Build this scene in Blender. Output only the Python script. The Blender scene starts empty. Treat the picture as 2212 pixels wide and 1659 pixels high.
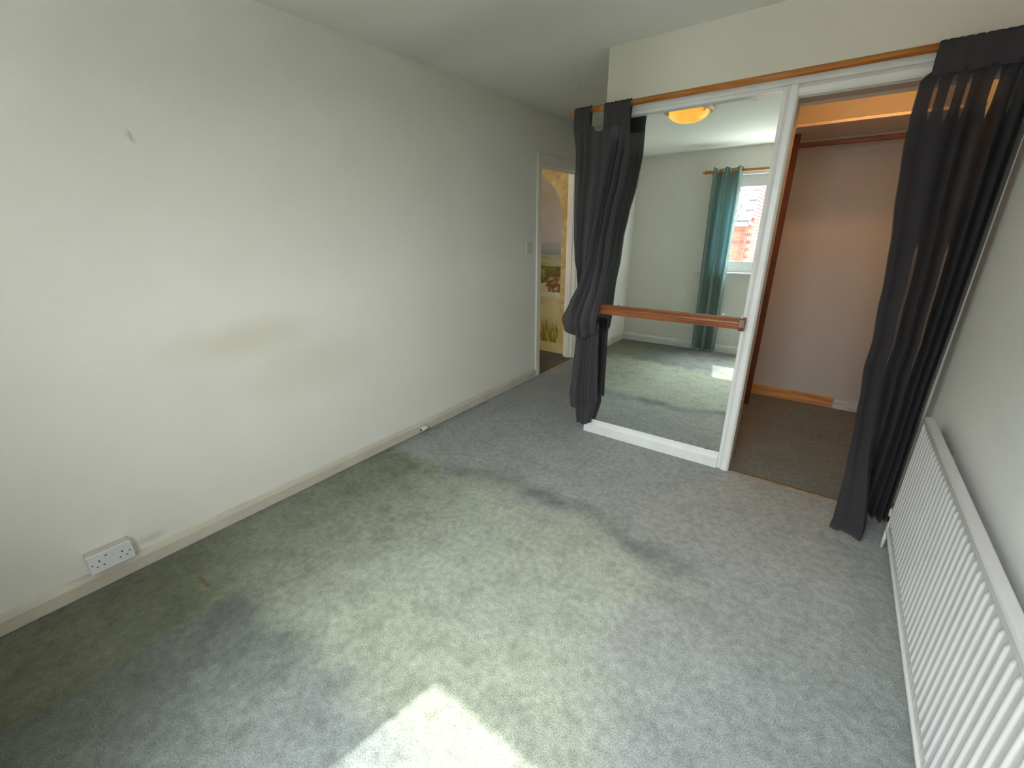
import bpy, bmesh, math, random
from mathutils import Vector, Euler, noise, Matrix

random.seed(7)
SC = bpy.context.scene
COL = SC.collection

# ------------------------------------------------------------------ camera, sky, sun, exposure
cam_d = bpy.data.cameras.new('camera')
cam_d.sensor_fit = 'HORIZONTAL'
cam_d.sensor_width = 36.0
cam_d.lens = 36.0 * 919.12 / 2212.0
cam_d.clip_start = 0.02
cam = bpy.data.objects.new('camera', cam_d)
cam.location = (2.2809, -2.6551, 1.43)
cam.rotation_euler = Euler((1.22012, 0.00941, 0.63514), 'XYZ')
COL.objects.link(cam)
SC.camera = cam

SC.view_settings.view_transform = 'Standard'
SC.view_settings.look = 'None'
SC.view_settings.gamma = 1.0
SC.view_settings.use_curve_mapping = False
SC.view_settings.exposure = 0.60

SUN_DIR = Vector((0.19, 1.0, -1.46)).normalized()
world = bpy.data.worlds.new('hazy_sky')
SC.world = world
world.use_nodes = True
wn = world.node_tree.nodes
wl = world.node_tree.links
wn.clear()
w_out = wn.new('ShaderNodeOutputWorld')
w_bg = wn.new('ShaderNodeBackground')
w_tc = wn.new('ShaderNodeTexCoord')
w_sx = wn.new('ShaderNodeSeparateXYZ')
wl.new(w_tc.outputs['Generated'], w_sx.inputs[0])
w_mr = wn.new('ShaderNodeMapRange')          # hazy overcast sky: zenith three times as bright as the horizon
w_mr.inputs['From Min'].default_value = 0.0
w_mr.inputs['From Max'].default_value = 1.0
w_mr.inputs['To Min'].default_value = 11.0
w_mr.inputs['To Max'].default_value = 14.5
wl.new(w_sx.outputs['Z'], w_mr.inputs['Value'])
w_bg.inputs['Color'].default_value = (0.94, 0.98, 1.0, 1)
w_dt = wn.new('ShaderNodeVectorMath')        # haze brightens the sky round the sun
w_dt.operation = 'DOT_PRODUCT'
w_dt.inputs[1].default_value = -SUN_DIR
wl.new(w_tc.outputs['Generated'], w_dt.inputs[0])
w_mx = wn.new('ShaderNodeMath')
w_mx.operation = 'MAXIMUM'
w_mx.inputs[1].default_value = 0.0
wl.new(w_dt.outputs['Value'], w_mx.inputs[0])
w_pw = wn.new('ShaderNodeMath')
w_pw.operation = 'POWER'
w_pw.inputs[1].default_value = 6.0
wl.new(w_mx.outputs[0], w_pw.inputs[0])
w_ma = wn.new('ShaderNodeMath')
w_ma.operation = 'MULTIPLY_ADD'
w_ma.inputs[1].default_value = 16.0
wl.new(w_pw.outputs[0], w_ma.inputs[0])
wl.new(w_mr.outputs[0], w_ma.inputs[2])
wl.new(w_ma.outputs[0], w_bg.inputs['Strength'])
wl.new(w_bg.outputs[0], w_out.inputs[0])

sun_d = bpy.data.lights.new('sun', 'SUN')
sun_d.energy = 5.4
sun_d.angle = math.radians(0.8)
sun_d.color = (1.0, 0.97, 0.92)
sun = bpy.data.objects.new('sun', sun_d)
sun.rotation_euler = SUN_DIR.to_track_quat('-Z', 'Y').to_euler()
sun.location = (0, -8, 9)
COL.objects.link(sun)

# sampling guide over the window opening (a portal gives off no light of its own)
por_d = bpy.data.lights.new('window_portal', 'AREA')
por_d.shape = 'RECTANGLE'
por_d.size = 1.7
por_d.size_y = 1.05
por_d.cycles.is_portal = True
por = bpy.data.objects.new('window_portal', por_d)
por.location = (1.82, -3.36, 1.52)
por.rotation_euler = (math.radians(90), 0, 0)
COL.objects.link(por)

# ------------------------------------------------------------------ helpers
def s2l(r, g, b):
    f = lambda c: (c / 255.0) / 12.92 if c / 255.0 <= 0.04045 else ((c / 255.0 + 0.055) / 1.055) ** 2.4
    return (f(r), f(g), f(b), 1.0)

def new_mat(name):
    m = bpy.data.materials.new(name)
    m.use_nodes = True
    return m, m.node_tree.nodes, m.node_tree.links, m.node_tree.nodes['Principled BSDF']

def mat(name, col, rough=0.6, col2=None, nscale=6.0, bump=0.0, bscale=120.0, metal=0.0, stretch=None, spec=0.5, contrast=(0.35, 0.65)):
    """plain procedural material: noise-mixed colour and noise bump in object space"""
    m, N, L, B = new_mat(name)
    B.inputs['Roughness'].default_value = rough
    B.inputs['Metallic'].default_value = metal
    B.inputs['Specular IOR Level'].default_value = spec
    tc = N.new('ShaderNodeTexCoord')
    mp = N.new('ShaderNodeMapping')
    L.new(tc.outputs['Object'], mp.inputs[0])
    if stretch:
        mp.inputs['Scale'].default_value = stretch
    if col2 is None:
        col2 = tuple(c * 0.94 for c in col[:3]) + (1,)
    nz = N.new('ShaderNodeTexNoise')
    nz.inputs['Scale'].default_value = nscale
    nz.inputs['Detail'].default_value = 5
    L.new(mp.outputs[0], nz.inputs['Vector'])
    rp = N.new('ShaderNodeValToRGB')
    rp.color_ramp.elements[0].position = contrast[0]
    rp.color_ramp.elements[1].position = contrast[1]
    rp.color_ramp.elements[0].color = col2
    rp.color_ramp.elements[1].color = col
    L.new(nz.outputs['Fac'], rp.inputs[0])
    L.new(rp.outputs[0], B.inputs['Base Color'])
    if bump > 0:
        n2 = N.new('ShaderNodeTexNoise')
        n2.inputs['Scale'].default_value = bscale
        n2.inputs['Detail'].default_value = 3
        L.new(mp.outputs[0], n2.inputs['Vector'])
        bp = N.new('ShaderNodeBump')
        bp.inputs['Strength'].default_value = bump
        bp.inputs['Distance'].default_value = 0.004
        L.new(n2.outputs['Fac'], bp.inputs['Height'])
        L.new(bp.outputs[0], B.inputs['Normal'])
    return m

def wood(name, c1, c2, axis='X', rough=0.45, scale=14.0, knots=False):
    m, N, L, B = new_mat(name)
    B.inputs['Roughness'].default_value = rough
    tc = N.new('ShaderNodeTexCoord')
    mp = N.new('ShaderNodeMapping')
    s = {'X': (0.06, 1, 1), 'Y': (1, 0.06, 1), 'Z': (1, 1, 0.06)}[axis]
    mp.inputs['Scale'].default_value = s
    L.new(tc.outputs['Object'], mp.inputs[0])
    nz = N.new('ShaderNodeTexNoise')
    nz.inputs['Scale'].default_value = scale * 6
    nz.inputs['Detail'].default_value = 6
    nz.inputs['Distortion'].default_value = 0.6
    L.new(mp.outputs[0], nz.inputs['Vector'])
    rp = N.new('ShaderNodeValToRGB')
    rp.color_ramp.elements[0].position = 0.35
    rp.color_ramp.elements[1].position = 0.68
    rp.color_ramp.elements[0].color = c2
    rp.color_ramp.elements[1].color = c1
    L.new(nz.outputs['Fac'], rp.inputs[0])
    out = rp.outputs[0]
    if knots:
        vo = N.new('ShaderNodeTexVoronoi')
        vo.inputs['Scale'].default_value = 4.2
        L.new(tc.outputs['Object'], vo.inputs['Vector'])
        mr = N.new('ShaderNodeValToRGB')
        mr.color_ramp.elements[0].position = 0.03
        mr.color_ramp.elements[1].position = 0.085
        mr.color_ramp.elements[0].color = (1, 1, 1, 1)
        mr.color_ramp.elements[1].color = (0, 0, 0, 1)
        L.new(vo.outputs['Distance'], mr.inputs[0])
        mx = N.new('ShaderNodeMixRGB')
        mx.inputs[2].default_value = (c2[0] * 0.35, c2[1] * 0.3, c2[2] * 0.3, 1)
        L.new(mr.outputs[0], mx.inputs[0])
        L.new(out, mx.inputs[1])
        out = mx.outputs[0]
    L.new(out, B.inputs['Base Color'])
    bp = N.new('ShaderNodeBump')
    bp.inputs['Strength'].default_value = 0.15
    bp.inputs['Distance'].default_value = 0.002
    L.new(nz.outputs['Fac'], bp.inputs['Height'])
    L.new(bp.outputs[0], B.inputs['Normal'])
    return m

def attr_mat(name, attr, rough=0.9, spec=0.1):
    m, N, L, B = new_mat(name)
    B.inputs['Roughness'].default_value = rough
    B.inputs['Specular IOR Level'].default_value = spec
    a = N.new('ShaderNodeAttribute')
    a.attribute_name = attr
    return m, N, L, B, a

def cloth_mat(name, col, transl, transp, rough=0.85, tcol=None):
    m, N, L, B = new_mat(name)
    tc = N.new('ShaderNodeTexCoord')
    nz = N.new('ShaderNodeTexNoise')
    nz.inputs['Scale'].default_value = 420
    nz.inputs['Detail'].default_value = 2
    L.new(tc.outputs['Object'], nz.inputs['Vector'])
    rp = N.new('ShaderNodeValToRGB')
    rp.color_ramp.elements[0].color = tuple(c * 0.82 for c in col[:3]) + (1,)
    rp.color_ramp.elements[1].color = tuple(min(1, c * 1.12) for c in col[:3]) + (1,)
    L.new(nz.outputs['Fac'], rp.inputs[0])
    L.new(rp.outputs[0], B.inputs['Base Color'])
    B.inputs['Roughness'].default_value = rough
    B.inputs['Specular IOR Level'].default_value = 0.12
    B.inputs['Sheen Weight'].default_value = 0.03
    tr = N.new('ShaderNodeBsdfTranslucent')
    tr.inputs[0].default_value = tcol or col
    m1 = N.new('ShaderNodeMixShader')
    m1.inputs[0].default_value = transl
    L.new(B.outputs[0], m1.inputs[1])
    L.new(tr.outputs[0], m1.inputs[2])
    out = m1
    if transp > 0:
        tp = N.new('ShaderNodeBsdfTransparent')
        m2 = N.new('ShaderNodeMixShader')
        m2.inputs[0].default_value = transp
        L.new(m1.outputs[0], m2.inputs[1])
        L.new(tp.outputs[0], m2.inputs[2])
        out = m2
    L.new(out.outputs[0], N['Material Output'].inputs[0])
    return m

def bx(bm, x0, x1, y0, y1, z0, z1):
    v = [bm.verts.new(p) for p in ((x0, y0, z0), (x1, y0, z0), (x1, y1, z0), (x0, y1, z0),
                                   (x0, y0, z1), (x1, y0, z1), (x1, y1, z1), (x0, y1, z1))]
    for f in ((3, 2, 1, 0), (4, 5, 6, 7), (0, 1, 5, 4), (1, 2, 6, 5), (2, 3, 7, 6), (3, 0, 4, 7)):
        bm.faces.new([v[i] for i in f])

def tube(bm, p0, p1, r0, r1=None, n=16, cap=True):
    p0, p1 = Vector(p0), Vector(p1)
    r1 = r0 if r1 is None else r1
    d = (p1 - p0).normalized()
    a = d.orthogonal().normalized()
    b = d.cross(a)
    rings = []
    for p, r in ((p0, r0), (p1, r1)):
        rings.append([bm.verts.new(p + (a * math.cos(t) + b * math.sin(t)) * r) for t in [2 * math.pi * i / n for i in range(n)]])
    for i in range(n):
        bm.faces.new((rings[0][i], rings[0][(i + 1) % n], rings[1][(i + 1) % n], rings[1][i]))
    if cap:
        bm.faces.new(rings[0][::-1])
        bm.faces.new(rings[1])

def lathe(bm, prof, origin, axis='Z', n=32):
    """prof: list of (radius, height); revolved about an axis through origin"""
    o = Vector(origin)
    rings = []
    for r, h in prof:
        ring = []
        for i in range(n):
            t = 2 * math.pi * i / n
            c, s = math.cos(t) * r, math.sin(t) * r
            p = {'Z': (c, s, h), 'X': (h, c, s), 'Y': (s, h, c)}[axis]
            ring.append(bm.verts.new(o + Vector(p)))
        rings.append(ring)
    for a, b in zip(rings, rings[1:]):
        for i in range(n):
            bm.faces.new((a[i], a[(i + 1) % n], b[(i + 1) % n], b[i]))
    bm.faces.new(rings[0][::-1])
    bm.faces.new(rings[-1])

def prism(bm, prof, axis, a0, a1):
    """extrude a closed 2-D profile along an axis; prof in the other two coordinates (in order)"""
    def P(u, v, w):
        return {'X': (w, u, v), 'Y': (u, w, v), 'Z': (u, v, w)}[axis]
    r0 = [bm.verts.new(P(u, v, a0)) for u, v in prof]
    r1 = [bm.verts.new(P(u, v, a1)) for u, v in prof]
    n = len(prof)
    for i in range(n):
        bm.faces.new((r0[i], r0[(i + 1) % n], r1[(i + 1) % n], r1[i]))
    bm.faces.new(r0[::-1])
    bm.faces.new(r1)

def obj(name, bm, material=None, parent=None, smooth=False, bevel=0.0, seg=2):
    bmesh.ops.recalc_face_normals(bm, faces=bm.faces)
    me = bpy.data.meshes.new(name)
    bm.to_mesh(me)
    bm.free()
    o = bpy.data.objects.new(name, me)
    COL.objects.link(o)
    if material:
        me.materials.append(material)
    if parent:
        o.parent = parent
    if smooth:
        for p in me.polygons:
            p.use_smooth = True
    if bevel > 0:
        md = o.modifiers.new('bevel', 'BEVEL')
        md.width = bevel
        md.segments = seg
        md.limit_method = 'ANGLE'
        md.angle_limit = math.radians(40)
    return o

def boxo(name, b, material, parent=None, bevel=0.0):
    bm = bmesh.new()
    bx(bm, *b)
    return obj(name, bm, material, parent, bevel=bevel)

def tag(o, label, cat=None, kind=None, group=None):
    o['label'] = label
    if cat:
        o['category'] = cat
    if kind:
        o['kind'] = kind
    if group:
        o['group'] = group
    return o

def empty(name, loc=(0, 0, 0)):
    """thing root; the parts keep world coordinates through a compensating parent inverse"""
    e = bpy.data.objects.new(name, None)
    e.empty_display_size = 0.1
    e.location = loc
    COL.objects.link(e)
    return e

def adopt(root, *parts):
    for p in parts:
        p.parent = root
        p.matrix_parent_inverse = Matrix.Translation(-Vector(root.location))

def sub_part(part, *kids):
    for k in kids:                 # parts sit at the world origin, so no offset is needed
        k.parent = part

def interp(pts, t):
    if t <= pts[0][0]:
        return pts[0][1]
    for (a, va), (b, vb) in zip(pts, pts[1:]):
        if t <= b:
            k = (t - a) / (b - a)
            k = k * k * (3 - 2 * k) * 0.5 + k * 0.5
            return va + (vb - va) * k
    return pts[-1][1]

def sstep(a, b, x):
    if a == b:
        return float(x >= a)
    t = max(0.0, min(1.0, (x - a) / (b - a)))
    return t * t * (3 - 2 * t)

def lerp3(a, b, t):
    return tuple(x + (y - x) * t for x, y in zip(a, b))

# ------------------------------------------------------------------ materials
H = 2.377
RW = 2.76          # right wall
BY = -3.232        # back (window) wall
CB = 1.56          # back of the walk-in wardrobe
PE = 1.78          # end of the passage

def wall_material(name, col, tints=()):
    m, N, L, B = new_mat(name)
    B.inputs['Roughness'].default_value = 0.75
    B.inputs['Specular IOR Level'].default_value = 0.25
    tc = N.new('ShaderNodeTexCoord')
    nz = N.new('ShaderNodeTexNoise')
    nz.inputs['Scale'].default_value = 1.6
    nz.inputs['Detail'].default_value = 4
    L.new(tc.outputs['Object'], nz.inputs['Vector'])
    rp = N.new('ShaderNodeValToRGB')
    rp.color_ramp.elements[0].position = 0.3
    rp.color_ramp.elements[1].position = 0.7
    rp.color_ramp.elements[0].color = (col[0] * 0.955, col[1] * 0.96, col[2] * 0.945, 1)
    rp.color_ramp.elements[1].color = col
    L.new(nz.outputs['Fac'], rp.inputs[0])
    out = rp.outputs[0]
    for (cen, rad, scol, amt) in tints:
        mp = N.new('ShaderNodeMapping')
        mp.inputs['Location'].default_value = [-c / r for c, r in zip(cen, rad)]
        mp.inputs['Scale'].default_value = [1.0 / r for r in rad]
        L.new(tc.outputs['Object'], mp.inputs[0])
        ln = N.new('ShaderNodeVectorMath')
        ln.operation = 'LENGTH'
        L.new(mp.outputs[0], ln.inputs[0])
        n3 = N.new('ShaderNodeTexNoise')
        n3.inputs['Scale'].default_value = 1.2 / max(rad[1], rad[2])
        L.new(tc.outputs['Object'], n3.inputs['Vector'])
        ad = N.new('ShaderNodeMath')
        ad.operation = 'ADD'
        L.new(ln.outputs['Value'], ad.inputs[0])
        L.new(n3.outputs['Fac'], ad.inputs[1])
        mr = N.new('ShaderNodeMapRange')
        mr.interpolation_type = 'SMOOTHSTEP'
        mr.inputs['From Min'].default_value = 0.5
        mr.inputs['From Max'].default_value = 1.6
        mr.inputs['To Min'].default_value = amt
        mr.inputs['To Max'].default_value = 0
        L.new(ad.outputs[0], mr.inputs['Value'])
        mx = N.new('ShaderNodeMixRGB')
        L.new(mr.outputs[0], mx.inputs[0])
        L.new(out, mx.inputs[1])
        mx.inputs[2].default_value = scol
        out = mx.outputs[0]
    L.new(out, B.inputs['Base Color'])
    n1 = N.new('ShaderNodeTexNoise')
    n1.inputs['Scale'].default_value = 190
    n1.inputs['Detail'].default_value = 3
    L.new(tc.outputs['Object'], n1.inputs['Vector'])
    n2 = N.new('ShaderNodeTexNoise')
    n2.inputs['Scale'].default_value = 5
    n2.inputs['Detail'].default_value = 3
    L.new(tc.outputs['Object'], n2.inputs['Vector'])
    b1 = N.new('ShaderNodeBump')
    b1.inputs['Strength'].default_value = 0.18
    b1.inputs['Distance'].default_value = 0.002
    L.new(n1.outputs['Fac'], b1.inputs['Height'])
    b2 = N.new('ShaderNodeBump')
    b2.inputs['Strength'].default_value = 0.25
    b2.inputs['Distance'].default_value = 0.012
    L.new(n2.outputs['Fac'], b2.inputs['Height'])
    L.new(b1.outputs[0], b2.inputs['Normal'])
    L.new(b2.outputs[0], B.inputs['Normal'])
    return m

WALLC = (0.855, 0.835, 0.775, 1)
M_wall_left = wall_material('emulsion_wall_tinted', WALLC, [
    ((0, -1.80, 0.93), (1.0, 0.42, 0.12), (0.66, 0.58, 0.42, 1), 0.45),  # yellowish patch across the middle of the wall
    ((0, -1.45, 0.72), (1.0, 0.60, 0.22), (0.68, 0.64, 0.52, 1), 0.40),
    ((0, -2.37, 0.118), (1.0, 0.085, 0.03), (0.42, 0.44, 0.44, 1), 0.45),  # grey patch beside the socket
    ((0, -2.028, 1.785), (1.0, 0.016, 0.02), (0.58, 0.56, 0.49, 1), 0.6),
    ((0, -2.020, 1.765), (1.0, 0.012, 0.018), (0.54, 0.52, 0.45, 1), 0.6)])
M_wall = wall_material('emulsion_wall', WALLC)
M_bulk = wall_material('emulsion_warm', (0.86, 0.82, 0.73, 1))
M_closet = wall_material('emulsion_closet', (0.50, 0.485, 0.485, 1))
M_ceil = wall_material('ceiling_paint', (0.92, 0.915, 0.87, 1), [
    ((0.6, -0.6, H), (0.9, 0.35, 1.0), (0.68, 0.68, 0.63, 1), 0.5)])
M_gloss = mat('white_gloss_paint', (0.87, 0.87, 0.86, 1), 0.32, (0.82, 0.82, 0.80, 1), 9, 0.06, 60)
M_cream = mat('cream_gloss_paint', (0.66, 0.62, 0.52, 1), 0.36, (0.58, 0.53, 0.44, 1), 5, 0.08, 60)
M_upvc = mat('white_upvc', (0.86, 0.87, 0.88, 1), 0.3, nscale=3)
M_pole = wood('varnished_pole_wood', s2l(206, 138, 66), s2l(168, 98, 40), 'X', 0.35)
M_pine = wood('raw_pine', s2l(214, 160, 98), s2l(176, 116, 62), 'X', 0.6, 10, True)
M_pinepost = wood('stained_pine', s2l(112, 56, 26), s2l(82, 36, 15), 'Z', 0.5, 10)
M_pinerail = wood('stained_pine_rail', s2l(128, 72, 36), s2l(96, 48, 22), 'X', 0.5, 10)
M_barre = wood('varnished_barre_wood', s2l(172, 106, 60), s2l(122, 66, 34), 'X', 0.32, 9, True)
M_chrome = mat('chrome', (0.8, 0.8, 0.8, 1), 0.15, metal=1.0)
M_plastic = mat('white_plastic', (0.80, 0.80, 0.83, 1), 0.35, nscale=4)
M_plastic_cream = mat('aged_cream_plastic', (0.72, 0.66, 0.54, 1), 0.4, nscale=4)
M_black = mat('socket_hole_black', (0.01, 0.01, 0.01, 1), 0.6)
M_rad = mat('radiator_enamel', (0.66, 0.65, 0.65, 1), 0.22, (0.63, 0.62, 0.62, 1), 5)
M_brass = mat('worn_brass_strip', s2l(128, 92, 44), 0.5, s2l(86, 60, 28), 30, metal=0.2)
M_dark = cloth_mat('charcoal_cloth', (0.062, 0.058, 0.064, 1), 0.04, 0.05, tcol=(0.08, 0.07, 0.07, 1))
M_voile = cloth_mat('charcoal_voile', (0.056, 0.053, 0.059, 1), 0.04, 0.24, tcol=(0.08, 0.07, 0.07, 1))
M_teal = cloth_mat('teal_lined_cloth', (0.215, 0.285, 0.262, 1), 0.085, 0.0, tcol=(0.12, 0.31, 0.36, 1))

# ------------------------------------------------------------------ floor: worn carpet with faded and grubby patches
def grid_mesh(name, x0, x1, y0, y1, step, z=0.0):
    nx = int(round((x1 - x0) / step))
    ny = int(round((y1 - y0) / step))
    vs = [(x0 + (x1 - x0) * i / nx, y0 + (y1 - y0) * j / ny, z) for j in range(ny + 1) for i in range(nx + 1)]
    fs = [(j * (nx + 1) + i, j * (nx + 1) + i + 1, (j + 1) * (nx + 1) + i + 1, (j + 1) * (nx + 1) + i) for j in range(ny) for i in range(nx)]
    me = bpy.data.meshes.new(name)
    me.from_pydata(vs, [], fs)
    return me

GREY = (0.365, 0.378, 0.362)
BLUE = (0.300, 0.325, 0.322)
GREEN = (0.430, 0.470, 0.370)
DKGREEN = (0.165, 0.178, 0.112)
DKGREY = (0.205, 0.222, 0.212)

def fbm(x, y, s, o=0.0):
    return noise.fractal(Vector((x * s + o, y * s - o, o * 0.7)), 1.0, 2.0, 4)

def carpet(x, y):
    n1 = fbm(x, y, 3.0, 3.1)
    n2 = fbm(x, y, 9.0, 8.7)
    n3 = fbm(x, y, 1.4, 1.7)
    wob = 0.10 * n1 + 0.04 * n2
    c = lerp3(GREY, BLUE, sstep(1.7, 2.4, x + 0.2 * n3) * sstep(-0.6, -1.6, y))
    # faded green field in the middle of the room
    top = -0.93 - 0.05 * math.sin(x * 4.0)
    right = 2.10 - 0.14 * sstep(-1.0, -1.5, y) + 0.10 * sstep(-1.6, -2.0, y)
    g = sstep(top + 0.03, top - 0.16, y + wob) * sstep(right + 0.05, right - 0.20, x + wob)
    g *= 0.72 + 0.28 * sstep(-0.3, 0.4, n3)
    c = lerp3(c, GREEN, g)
    # greener pile beside the left wall, darkened to paint in weaker light
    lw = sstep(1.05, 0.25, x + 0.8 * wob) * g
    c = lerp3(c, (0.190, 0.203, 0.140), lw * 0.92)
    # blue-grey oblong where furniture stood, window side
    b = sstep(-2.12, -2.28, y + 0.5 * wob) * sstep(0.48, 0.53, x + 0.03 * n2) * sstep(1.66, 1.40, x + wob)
    c = lerp3(c, lerp3((0.165, 0.183, 0.168), BLUE, sstep(0.6, 1.25, x + wob)), b * 0.95)  # left part darkened: window-side shade put into the colour
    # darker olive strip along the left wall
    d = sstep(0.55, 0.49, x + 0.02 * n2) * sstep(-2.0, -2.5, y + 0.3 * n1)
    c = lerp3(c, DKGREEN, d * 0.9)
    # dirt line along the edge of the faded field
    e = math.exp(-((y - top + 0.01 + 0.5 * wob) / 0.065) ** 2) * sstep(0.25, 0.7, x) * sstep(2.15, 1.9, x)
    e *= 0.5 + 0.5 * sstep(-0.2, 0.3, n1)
    c = lerp3(c, DKGREY, min(1.0, e * 1.05))
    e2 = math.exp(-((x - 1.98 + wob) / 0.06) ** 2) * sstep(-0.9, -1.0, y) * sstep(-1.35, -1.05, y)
    c = lerp3(c, DKGREY, e2 * 0.5)
    # darker edge along the skirting
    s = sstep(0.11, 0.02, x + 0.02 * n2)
    c = lerp3(c, DKGREY, s * 0.55)
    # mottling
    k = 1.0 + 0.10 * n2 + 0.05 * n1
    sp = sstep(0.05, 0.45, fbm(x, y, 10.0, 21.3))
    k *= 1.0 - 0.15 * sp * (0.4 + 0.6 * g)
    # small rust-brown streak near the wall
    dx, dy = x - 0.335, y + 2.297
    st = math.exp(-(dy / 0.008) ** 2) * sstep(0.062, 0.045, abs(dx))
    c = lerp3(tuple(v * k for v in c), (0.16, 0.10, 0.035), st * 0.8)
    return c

def carpet_mat(name):
    m, N, L, B, a = attr_mat(name, 'wear_shade', 0.95, 0.08)
    B.inputs['Sheen Weight'].default_value = 0.12
    tc = N.new('ShaderNodeTexCoord')
    n1 = N.new('ShaderNodeTexNoise')
    n1.inputs['Scale'].default_value = 205
    n1.inputs['Detail'].default_value = 4
    n1.inputs['Roughness'].default_value = 0.7
    L.new(tc.outputs['Object'], n1.inputs['Vector'])
    rp = N.new('ShaderNodeMapRange')
    rp.inputs['From Min'].default_value = 0.3
    rp.inputs['From Max'].default_value = 0.7
    rp.inputs['To Min'].default_value = 0.54
    rp.inputs['To Max'].default_value = 1.44
    L.new(n1.outputs['Fac'], rp.inputs['Value'])
    n2 = N.new('ShaderNodeTexNoise')
    n2.inputs['Scale'].default_value = 34
    n2.inputs['Detail'].default_value = 4
    L.new(tc.outputs['Object'], n2.inputs['Vector'])
    r2 = N.new('ShaderNodeMapRange')
    r2.inputs['From Min'].default_value = 0.3
    r2.inputs['From Max'].default_value = 0.7
    r2.inputs['To Min'].default_value = 0.80
    r2.inputs['To Max'].default_value = 1.16
    L.new(n2.outputs['Fac'], r2.inputs['Value'])
    mu = N.new('ShaderNodeMath')
    mu.operation = 'MULTIPLY'
    L.new(rp.outputs[0], mu.inputs[0])
    L.new(r2.outputs[0], mu.inputs[1])
    vm = N.new('ShaderNodeVectorMath')
    vm.operation = 'SCALE'
    L.new(a.outputs['Color'], vm.inputs[0])
    L.new(mu.outputs[0], vm.inputs['Scale'])
    L.new(vm.outputs[0], B.inputs['Base Color'])
    bp = N.new('ShaderNodeBump')
    bp.inputs['Strength'].default_value = 0.7
    bp.inputs['Distance'].default_value = 0.006
    L.new(n1.outputs['Fac'], bp.inputs['Height'])
    L.new(bp.outputs[0], B.inputs['Normal'])
    return m

M_carpet = carpet_mat('worn_carpet')

def floor_piece(name, x0, x1, y0, y1, step, fn, label):
    me = grid_mesh(name, x0, x1, y0, y1, step)
    at = me.color_attributes.new('wear_shade', 'FLOAT_COLOR', 'POINT')
    for i, v in enumerate(me.vertices):
        c = fn(v.co.x, v.co.y)
        at.data[i].color = (c[0], c[1], c[2], 1)
    me.materials.append(M_carpet)
    o = bpy.data.objects.new(name, me)
    COL.objects.link(o)
    md = o.modifiers.new('thickness', 'SOLIDIFY')
    md.thickness = 0.05
    md.offset = -1
    return tag(o, label, 'carpet', 'structure')

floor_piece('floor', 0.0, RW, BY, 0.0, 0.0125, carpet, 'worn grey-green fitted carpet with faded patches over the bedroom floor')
floor_piece('floor_passage', 0.0, 1.06, 0.0, PE, 0.05, lambda x, y: tuple(v * (0.97 + 0.1 * fbm(x, y, 5)) for v in GREY), 'grey carpet of the passage leading to the doorway')
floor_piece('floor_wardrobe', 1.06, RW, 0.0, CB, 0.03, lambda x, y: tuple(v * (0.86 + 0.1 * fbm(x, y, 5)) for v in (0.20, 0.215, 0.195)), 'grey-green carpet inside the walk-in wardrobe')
floor_piece('floor_hall', -1.5, 0.0, -0.3, PE, 0.05, lambda x, y: tuple(v * (0.75 + 0.25 * fbm(x, y, 4)) for v in (0.16, 0.145, 0.125)), 'brownish carpet of the hall beyond the doorway')

# ------------------------------------------------------------------ walls and ceiling
DY0, DY1, DZ = 0.870, 1.612, 1.975      # doorway in the left wall
bm = bmesh.new()
bx(bm, -0.12, 0, BY - 0.2, DY0, 0, H)
bx(bm, -0.12, 0, DY1, PE, 0, H)
bx(bm, -0.12, 0, DY0, DY1, DZ, H)
tag(obj('wall_left', bm, M_wall_left), 'long off-white wall with a yellowish patch, left of the room', 'wall', 'structure')

bm = bmesh.new()
bx(bm, RW, RW + 0.12, BY - 0.2, PE, 0, H)
tag(obj('wall_right', bm, wall_material('emulsion_wall_white', (0.91, 0.91, 0.89, 1))), 'off-white wall behind the ribbed radiator', 'wall', 'structure')

WX0, WX1, WZ0, WZ1 = 1.02, 2.62, 1.00, 2.085
bm = bmesh.new()
bx(bm, -0.12, WX0, BY - 0.2, BY, 0, H)
bx(bm, WX1, RW + 0.12, BY - 0.2, BY, 0, H)
bx(bm, WX0, WX1, BY - 0.2, BY, 0, WZ0)
bx(bm, WX0, WX1, BY - 0.2, BY, WZ1, H)
tag(obj('wall_back', bm, M_wall), 'off-white window wall seen in the mirror', 'wall', 'structure')

bm = bmesh.new()
bx(bm, -1.6, RW + 0.12, BY - 0.2, PE + 0.12, H, H + 0.1)
tag(obj('ceiling', bm, M_ceil), 'patchy off-white painted plaster ceiling', 'ceiling', 'structure')

# wardrobe partition with the bulkhead over mirror and opening
XB, XP0, XP1, OPX, OPR, OPZ = 1.0165, 1.917, 1.983, 1.983, 2.67, 1.99
bm = bmesh.new()
bx(bm, XB, RW, 0.0, 0.10, 2.035, H)
bx(bm, XB, XP0 + 0.02, 0.034, 0.10, 0, 2.035)
bx(bm, XP0 + 0.02, OPX, 0.0, 0.10, 0, 2.035)
bx(bm, OPR, RW, 0.0, 0.10, 0, 2.035)
bx(bm, OPX, OPR, 0.0, 0.10, OPZ, 2.035)
bx(bm, OPX, OPR, 0.10, 0.19, 1.985, H)
tag(obj('wall_front', bm, M_bulk), 'warm white bulkhead wall above the mirror and wardrobe opening', 'wall', 'structure')

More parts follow.
